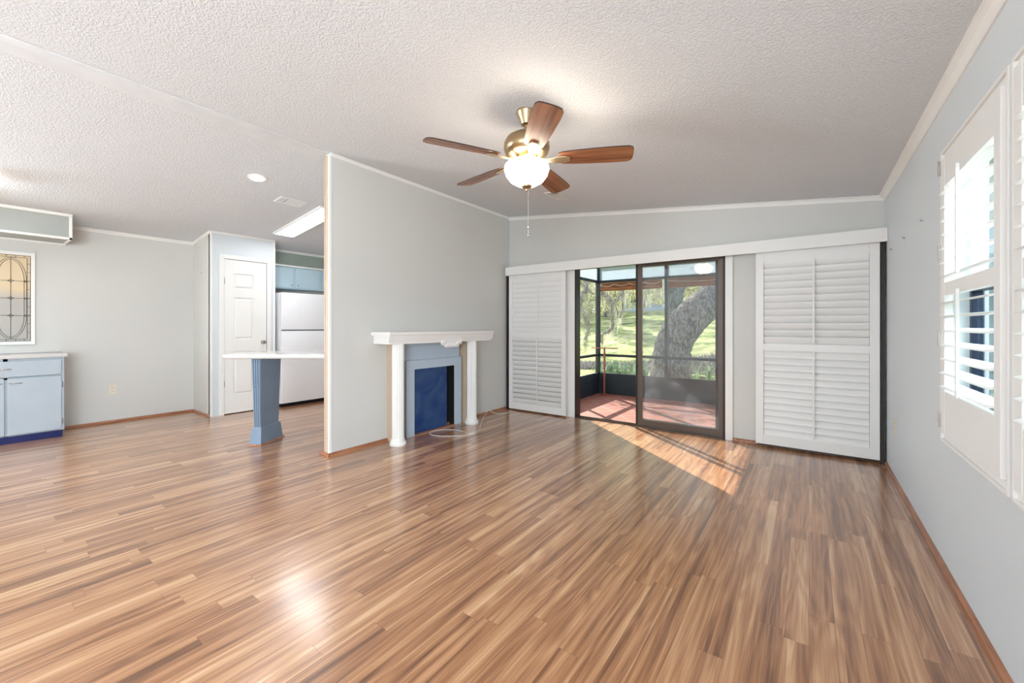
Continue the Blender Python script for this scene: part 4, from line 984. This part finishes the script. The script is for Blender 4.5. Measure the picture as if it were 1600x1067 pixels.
def moss_strands(bm, pts, n, ln, rng, wd=0.012):
    for _ in range(n):
        p = Vector(rng.choice(pts)); l = ln * rng.uniform(0.3, 1.0); x = p + Vector((rng.gauss(0, 0.03), rng.gauss(0, 0.03), 0)); a = rng.uniform(0, PI); w = Vector((math.cos(a), math.sin(a), 0)) * wd * rng.uniform(0.5, 1.4)
        prev = [bm.verts.new(x - w * 0.5), bm.verts.new(x + w * 0.5)]
        m_ = 4
        for k in range(1, m_ + 1):
            y = x + Vector((rng.gauss(0, 0.02), rng.gauss(0, 0.02), -l * k / m_)); ww = w * (1 - k / (m_ + 0.5))
            nx = [bm.verts.new(y - ww * 0.5), bm.verts.new(y + ww * 0.5)]; bm.faces.new((prev[0], prev[1], nx[1], nx[0])); prev = nx
def at(px, py, w):  # place on the sight line at depth w, used only to lay the garden out to scale
    u = (px - 800) / 638.6; v = (510 - py) / 638.6
    return Vector(((FX + FY * u) * w, (FY - FX * u) * w, 1.2 + v * w))
# the leaning oak
oak = thing('oak_tree', (*at(1048, 620, 9.6).xy, -0.45), 'massive leaning grey oak trunk right outside the porch', 'tree')
W0 = 9.6
def trunk(path, n=28, rough=0.03, rng=random.Random(3)):
    P_ = [p for p, r in path]; Rr = [r for p, r in path]
    sp_ = spline(P_, 6); rs = []
    for i in range(len(Rr) - 1):
        for k in range(6): rs.append(Rr[i] + (Rr[i + 1] - Rr[i]) * k / 6)
    rs.append(Rr[-1]); bm = B(); tube(bm, sp_, rs, n)
    for v_ in bm.verts: v_.co += Vector((rng.gauss(0, rough), rng.gauss(0, rough), rng.gauss(0, rough)))
    return bm
b = trunk([(at(1047, 626, W0), 0.56), (at(1047, 600, W0), 0.48), (at(1048, 570, W0), 0.42), (at(1052, 540, W0), 0.40), (at(1066, 512, W0), 0.41), (at(1090, 487, W0), 0.38), (at(1116, 462, W0), 0.37), (at(1142, 432, W0), 0.36), (at(1175, 395, W0), 0.33), (at(1220, 350, W0), 0.27), (at(1290, 300, W0), 0.18)], rough=0.012)
obj('trunk', b, M['bark'], oak, True)
b = trunk([(at(1175, 395, W0), 0.24), (at(1160, 340, W0 + .5), 0.20), (at(1130, 290, W0 + 1), 0.15), (at(1080, 230, W0 + 1), 0.09)], 14, 0.006); obj('limb', b, M['bark'], oak, True)
rg = random.Random(11)
b = B(); leaf_cloud(b, [(*at(1290, 300, W0 + .5), 1.6), (*at(1200, 230, W0 + 1), 1.7), (*at(1090, 215, W0 + 1.2), 1.5), (*at(1380, 330, W0 + .5), 1.5)], 9000, 0.05, rg); obj('foliage', b, M['leaf_green'], oak)
# second tree with forked trunk behind
o2 = thing('oak_tree', (*at(1056, 560, 14.5).xy, -0.45), 'upright forked blue-grey tree trunk standing behind the leaning oak', 'tree')
W2_ = 14.5
b = trunk([(at(1060, 597, W2_), 0.36), (at(1058, 560, W2_), 0.29), (at(1056, 510, W2_), 0.25), (at(1055, 475, W2_), 0.235), (at(1055, 455, W2_), 0.26), (at(1044, 436, W2_), 0.24), (at(1028, 410, W2_), 0.2), (at(1000, 370, W2_), 0.14)], 20, 0.008); obj('trunk', b, M['bark_dark'], o2, True)
b = trunk([(at(1056, 462, W2_), 0.22), (at(1066, 440, W2_), 0.2), (at(1085, 420, W2_), 0.16), (at(1120, 380, W2_), 0.10)], 16, 0.006); obj('limb', b, M['bark_dark'], o2, True)
b = trunk([(at(1036, 424, W2_), 0.10), (at(1022, 440, W2_ - .3), 0.07), (at(1012, 455, W2_ - .5), 0.05), (at(1006, 480, W2_ - .5), 0.03)], 10, 0.004); obj('limb', b, M['bark2'], o2, True)
rg = random.Random(12)
b = B(); leaf_cloud(b, [(*at(1000, 380, W2_), 1.5), (*at(1090, 390, W2_ + .5), 1.5), (*at(1115, 445, W2_ + 3), 1.0), (*at(1010, 440, W2_ + 2), 0.8), (*at(1090, 450, W2_ + 4), 0.7), (*at(1030, 462, W2_ + 6), 0.6), (*at(1075, 470, W2_ + 6), 0.5), (*at(1125, 475, W2_ + 8), 0.6)], 11000, 0.055, rg); obj('foliage', b, M['leaf_olive'], o2)
b = B(); pts = [at(rg.uniform(1008, 1042), rg.uniform(432, 446), W2_ - rg.uniform(0, 2)) for _ in range(40)]; moss_strands(b, pts, 160, 0.8, rg, 0.03); obj('hanging_moss', b, M['moss'], o2)
# mossy tree at left with drooping limbs
o3 = thing('oak_tree', (*at(905, 570, 12.5).xy, -0.45), 'mossy tree with pale twisting limbs hanging outside the porch corner', 'tree')
W3_ = 11.0
b = trunk([(at(880, 610, 12.5), 0.30), (at(878, 540, 12.5), 0.25), (at(884, 470, 12.3), 0.22), (at(900, 410, 12), 0.2), (at(925, 370, 11.5), 0.16), (at(960, 350, 11), 0.10)], 18, 0.01); obj('trunk', b, M['bark2'], o3, True)
limbs = [
    [(900, 400, 12), (912, 425, 11.6), (916, 450, 11.3), (908, 462, 11.2), (906, 478, 11), (915, 495, 11), (920, 512, 11), (914, 530, 11)],
    [(925, 372, 11.5), (930, 420, 11.2), (938, 452, 11), (948, 463, 11), (957, 472, 11), (955, 490, 11), (957, 508, 11), (950, 518, 11), (941, 522, 11), (939, 535, 11)],
    [(985, 430, 11.4), (975, 452, 11.2), (968, 462, 11.1), (957, 472, 11), (948, 464, 11)],
    [(940, 398, 11), (960, 420, 11.2), (970, 450, 11.3), (973, 480, 11.3), (968, 497, 11.3)],
    [(905, 440, 12), (925, 458, 12), (945, 463, 12), (962, 478, 12), (966, 500, 12)],
]
rads = [0.075, 0.075, 0.04, 0.035, 0.03]
mp_ = []
for L_, r_ in zip(limbs, rads):
    path = [(at(*q), r_ * (1.0 - 0.6 * i / len(L_))) for i, q in enumerate(L_)]
    b = trunk(path, 12, 0.004); obj('limb', b, M['bark2'], o3, True)
    mp_ += [p for p in spline([at(*q) for q in L_], 6)]
rg = random.Random(13)
b = B(); moss_strands(b, mp_ + [at(rg.uniform(903, 1000), rg.uniform(425, 455), rg.uniform(11, 13)) for _ in range(90)], 900, 0.55, rg, 0.016); obj('hanging_moss', b, M['moss'], o3)
b = B(); leaf_cloud(b, [(*at(905, 415, 12.5), 0.9), (*at(935, 398, 12), 0.9), (*at(975, 430, 13), 0.8), (*at(990, 452, 16), 0.55), (*at(955, 455, 17), 0.5), (*at(925, 450, 17), 0.6), (*at(1000, 470, 19), 0.55), (*at(975, 478, 20), 0.4), (*at(940, 480, 20), 0.4), (*at(860, 420, 12.5), 1.2)], 9000, 0.035, rg); obj('foliage', b, M['leaf_olive'], o3)
# background trees: one built, the rest copies
def bg_tree(px, py0, w, h, m, label, seed, spread=1.0):
    g0 = at(px, 510, w); x, y = g0.x, g0.y; z = gz(x, y); rg = random.Random(seed)
    t = thing('background_tree', (x, y, z), label, 'tree', None)
    b = trunk([((x, y, z - 0.2), 0.22), ((x + .1, y, z + h * .25), 0.17), ((x - .1, y, z + h * .5), 0.12), ((x + .2, y, z + h * .8), 0.05)], 10, 0.01); obj('trunk', b, M['bark'], t, True)
    bl = []
    for k in range(13):
        a = rg.uniform(0, 2 * PI); rr_ = rg.uniform(0.05, 0.36) * h * spread; hz = rg.uniform(0.12, 0.85)
        bl.append((x + rr_ * math.cos(a), y + rr_ * math.sin(a), z + h * hz, h * rg.uniform(0.13, 0.22)))
    b = B(); leaf_cloud(b, bl, 4600, 0.017 * h, rg); obj('foliage', b, m, t)
    return t
specs = [(898, 34, 5.6, 'leaf_pale', 'pale hazy tree far beyond the porch corner at the left edge of the door view'), (922, 43, 6.5, 'leaf_green', 'green tree on the far rise just left of the porch corner post'),
         (946, 39, 5.8, 'leaf_olive', 'olive tree beyond the lawn just right of the porch corner post'), (968, 48, 7.2, 'leaf_pale', 'pale yellowish tree beyond the lawn behind the hanging limb'),
         (985, 53, 8.2, 'leaf_olive', 'olive tree on the far rise above the blue-white porch deck'), (1008, 50, 8.0, 'leaf_green', 'green tree directly behind the white house columns'),
         (1036, 52, 8.4, 'leaf_olive', 'olive tree far behind, left of the forked trunk'), (1078, 44, 7.0, 'leaf_pale', 'pale tree in the gap right of the forked trunk'),
         (1100, 50, 7.6, 'leaf_green', 'green tree under the leaning oak on the far rise'), (1122, 36, 5.2, 'leaf_olive', 'olive tree beyond the lawn beside the right door jamb'),
         (1160, 44, 7.5, 'leaf_green', 'green tree beyond the right door jamb'), (865, 44, 7.5, 'leaf_olive', 'olive tree far left behind the shutter side')]
for i, (px, w, h, mk, lb) in enumerate(specs): bg_tree(px, 0, w, h, M[mk], lb, 40 + i)
# far house
hx, hy = at(1008, 485, 43).xy; hz0 = gz(hx, hy)
hs = thing('house', (hx, hy, hz0), 'white house with blue-white porch columns on the far side of the lawn', 'house')
b = B(); box(b, hx - 4.5, hx + 2.5, hy, hy + 5, hz0 - 0.3, hz0 + 2.9); obj('wall', b, mat('house_siding', (206, 214, 220), 0.6), hs)
b = B(); prism(b, [(hy - 1.8, hz0 + 2.8), (hy + 6, hz0 + 2.8), (hy + 6, hz0 + 2.95), (hy + 2.2, hz0 + 4.3), (hy - 1.8, hz0 + 2.95)], 'x', hx - 5, hx + 3); obj('roof', b, mat('house_roof', (150, 150, 152), 0.7), hs)
for k in range(6):
    b = B(); box(b, hx - 4.3 + k * 1.3, hx - 4.12 + k * 1.3, hy - 1.55, hy - 1.37, hz0 - 0.2, hz0 + 2.82); obj('column', b, M['white'], hs)
b = B(); box(b, hx - 4.4, hx + 2.5, hy - 1.7, hy - 1.2, hz0 - 0.3, hz0 + 0.25); obj('porch_deck', b, mat('porch_deck', (196, 210, 222), 0.6), hs)
for k in range(3):
    b = B(); box(b, hx - 3.6 + k * 2.0, hx - 2.7 + k * 2.0, hy - 0.03, hy + 0.02, hz0 + 0.9, hz0 + 2.2); obj('window', b, mat('house_window', (80, 100, 120), 0.2), hs)
hx2, hy2 = at(1124, 490, 41).xy; hz2 = gz(hx2, hy2)
h2 = thing('house', (hx2, hy2, hz2), 'pale grey house partly seen right of the leaning oak', 'house')
b = B(); box(b, hx2 - 1.5, hx2 + 3, hy2, hy2 + 4, hz2 - 0.3, hz2 + 2.3); obj('wall', b, mat('house_siding_grey', (170, 182, 190), 0.6), h2)
b = B(); prism(b, [(hy2 - .5, hz2 + 2.25), (hy2 + 4.5, hz2 + 2.25), (hy2 + 2, hz2 + 3.5)], 'x', hx2 - 3.4, hx2 + 3.4); obj('roof', b, mat('house_roof_grey', (132, 132, 136), 0.7), h2)
# strap leaved plants outside the knee wall
rg = random.Random(21)
def strap_plant(x, y, label, n=42, h=0.85):
    z = -0.45; b = B()
    for k in range(n):
        a = rg.uniform(0, 2 * PI); ln = h * 1.6 * rg.uniform(0.7, 1.1); out = rg.uniform(0.15, 0.6) * h; w = 0.022 * rg.uniform(0.7, 1.3)
        t_ = Vector((-math.sin(a), math.cos(a), 0)) * w; prev = None
        for q in range(7):
            s = q / 6; c = Vector((x + math.cos(a) * out * s * s, y + math.sin(a) * out * s * s, z + ln * (s - 0.42 * s ** 3))); ww = t_ * (1 - s ** 2 * 0.95)
            cur = [b.verts.new(c - ww), b.verts.new(c + ww)]
            if prev: b.faces.new((prev[0], prev[1], cur[1], cur[0]))
            prev = cur
    o = obj('strap_leaf_plant', b, M['strap']); tag(o, label, 'plant', 'strap-leaved plants outside the porch knee wall')
for i, px in enumerate((942, 955, 967, 980, 992, 1006)):
    p = at(px, 560, 9.0 + 0.35 * (i % 3)); strap_plant(p.x, p.y, ['clump of strappy green leaves behind the T-stand', 'clump of strappy green leaves just right of the T-stand post', 'clump of strappy leaves in the middle of the row outside the knee wall', 'clump of strappy leaves in the row, second from the door stile', 'clump of strappy leaves beside the sliding door stile', 'clump of strappy leaves at the foot of the leaning oak, left side'][i])
for i, px in enumerate((1088, 1108, 1126)):
    p = at(px, 570, 10.2); strap_plant(p.x, p.y, ['sparse leafy clump just right of the oak base', 'sparse leafy clump midway between oak base and door jamb', 'sparse leafy clump next to the right door jamb'][i], 16, 0.7)
# dry brush along the ditch
b = B(); rg = random.Random(22)
for k in range(5200):
    px = rg.uniform(895, 1150); p = at(px, 510, rg.uniform(15.3, 18.8)); z = gz(p.x, p.y); l = rg.uniform(0.08, 0.28); a = rg.uniform(0, PI); w = Vector((math.cos(a), math.sin(a), 0)) * 0.03
    tp = Vector((p.x + rg.gauss(0, .12), p.y + rg.gauss(0, .12), z + l)); q = Vector((p.x, p.y, z - 0.03))
    b.faces.new([b.verts.new(q - w), b.verts.new(q + w), b.verts.new(tp)])
o = obj('ditch_brush', b, M['brush']); tag(o, 'dry greyish brush along the ditch bank beyond the oak', 'brush', kind='stuff')

# ---------------------------------------------------------------- outside the side windows
nb = thing('neighbouring_annex', (3.4, 9.0, -0.45), 'teal-grey siding wall with navy posts seen through the side shutters', 'building')
b = B(); box(b, 0.9, 7.5, 8.6, 8.8, -0.45, 2.15); obj('wall', b, mat('teal_siding', (128, 164, 174), 0.6), nb)
for x in (1.35, 2.1, 3.0):
    b = B(); box(b, x, x + 0.10, 8.50, 8.60, -0.45, 2.15); obj('post', b, M['sash'], nb)
b = B(); box(b, 0.9, 7.5, 8.45, 8.85, 2.15, 2.28); obj('top_beam', b, M['sash'], nb)
b = B(); rg = random.Random(31); leaf_cloud(b, [(2.1, 6.2, 0.5, 0.6), (2.4, 6.0, 1.1, 0.5), (2.6, 6.6, 0.1, 0.6)], 2500, 0.04, rg); o = obj('shrub', b, M['leaf_green']); tag(o, 'green shrub outside glimpsed through the farther side shutter', 'shrub')
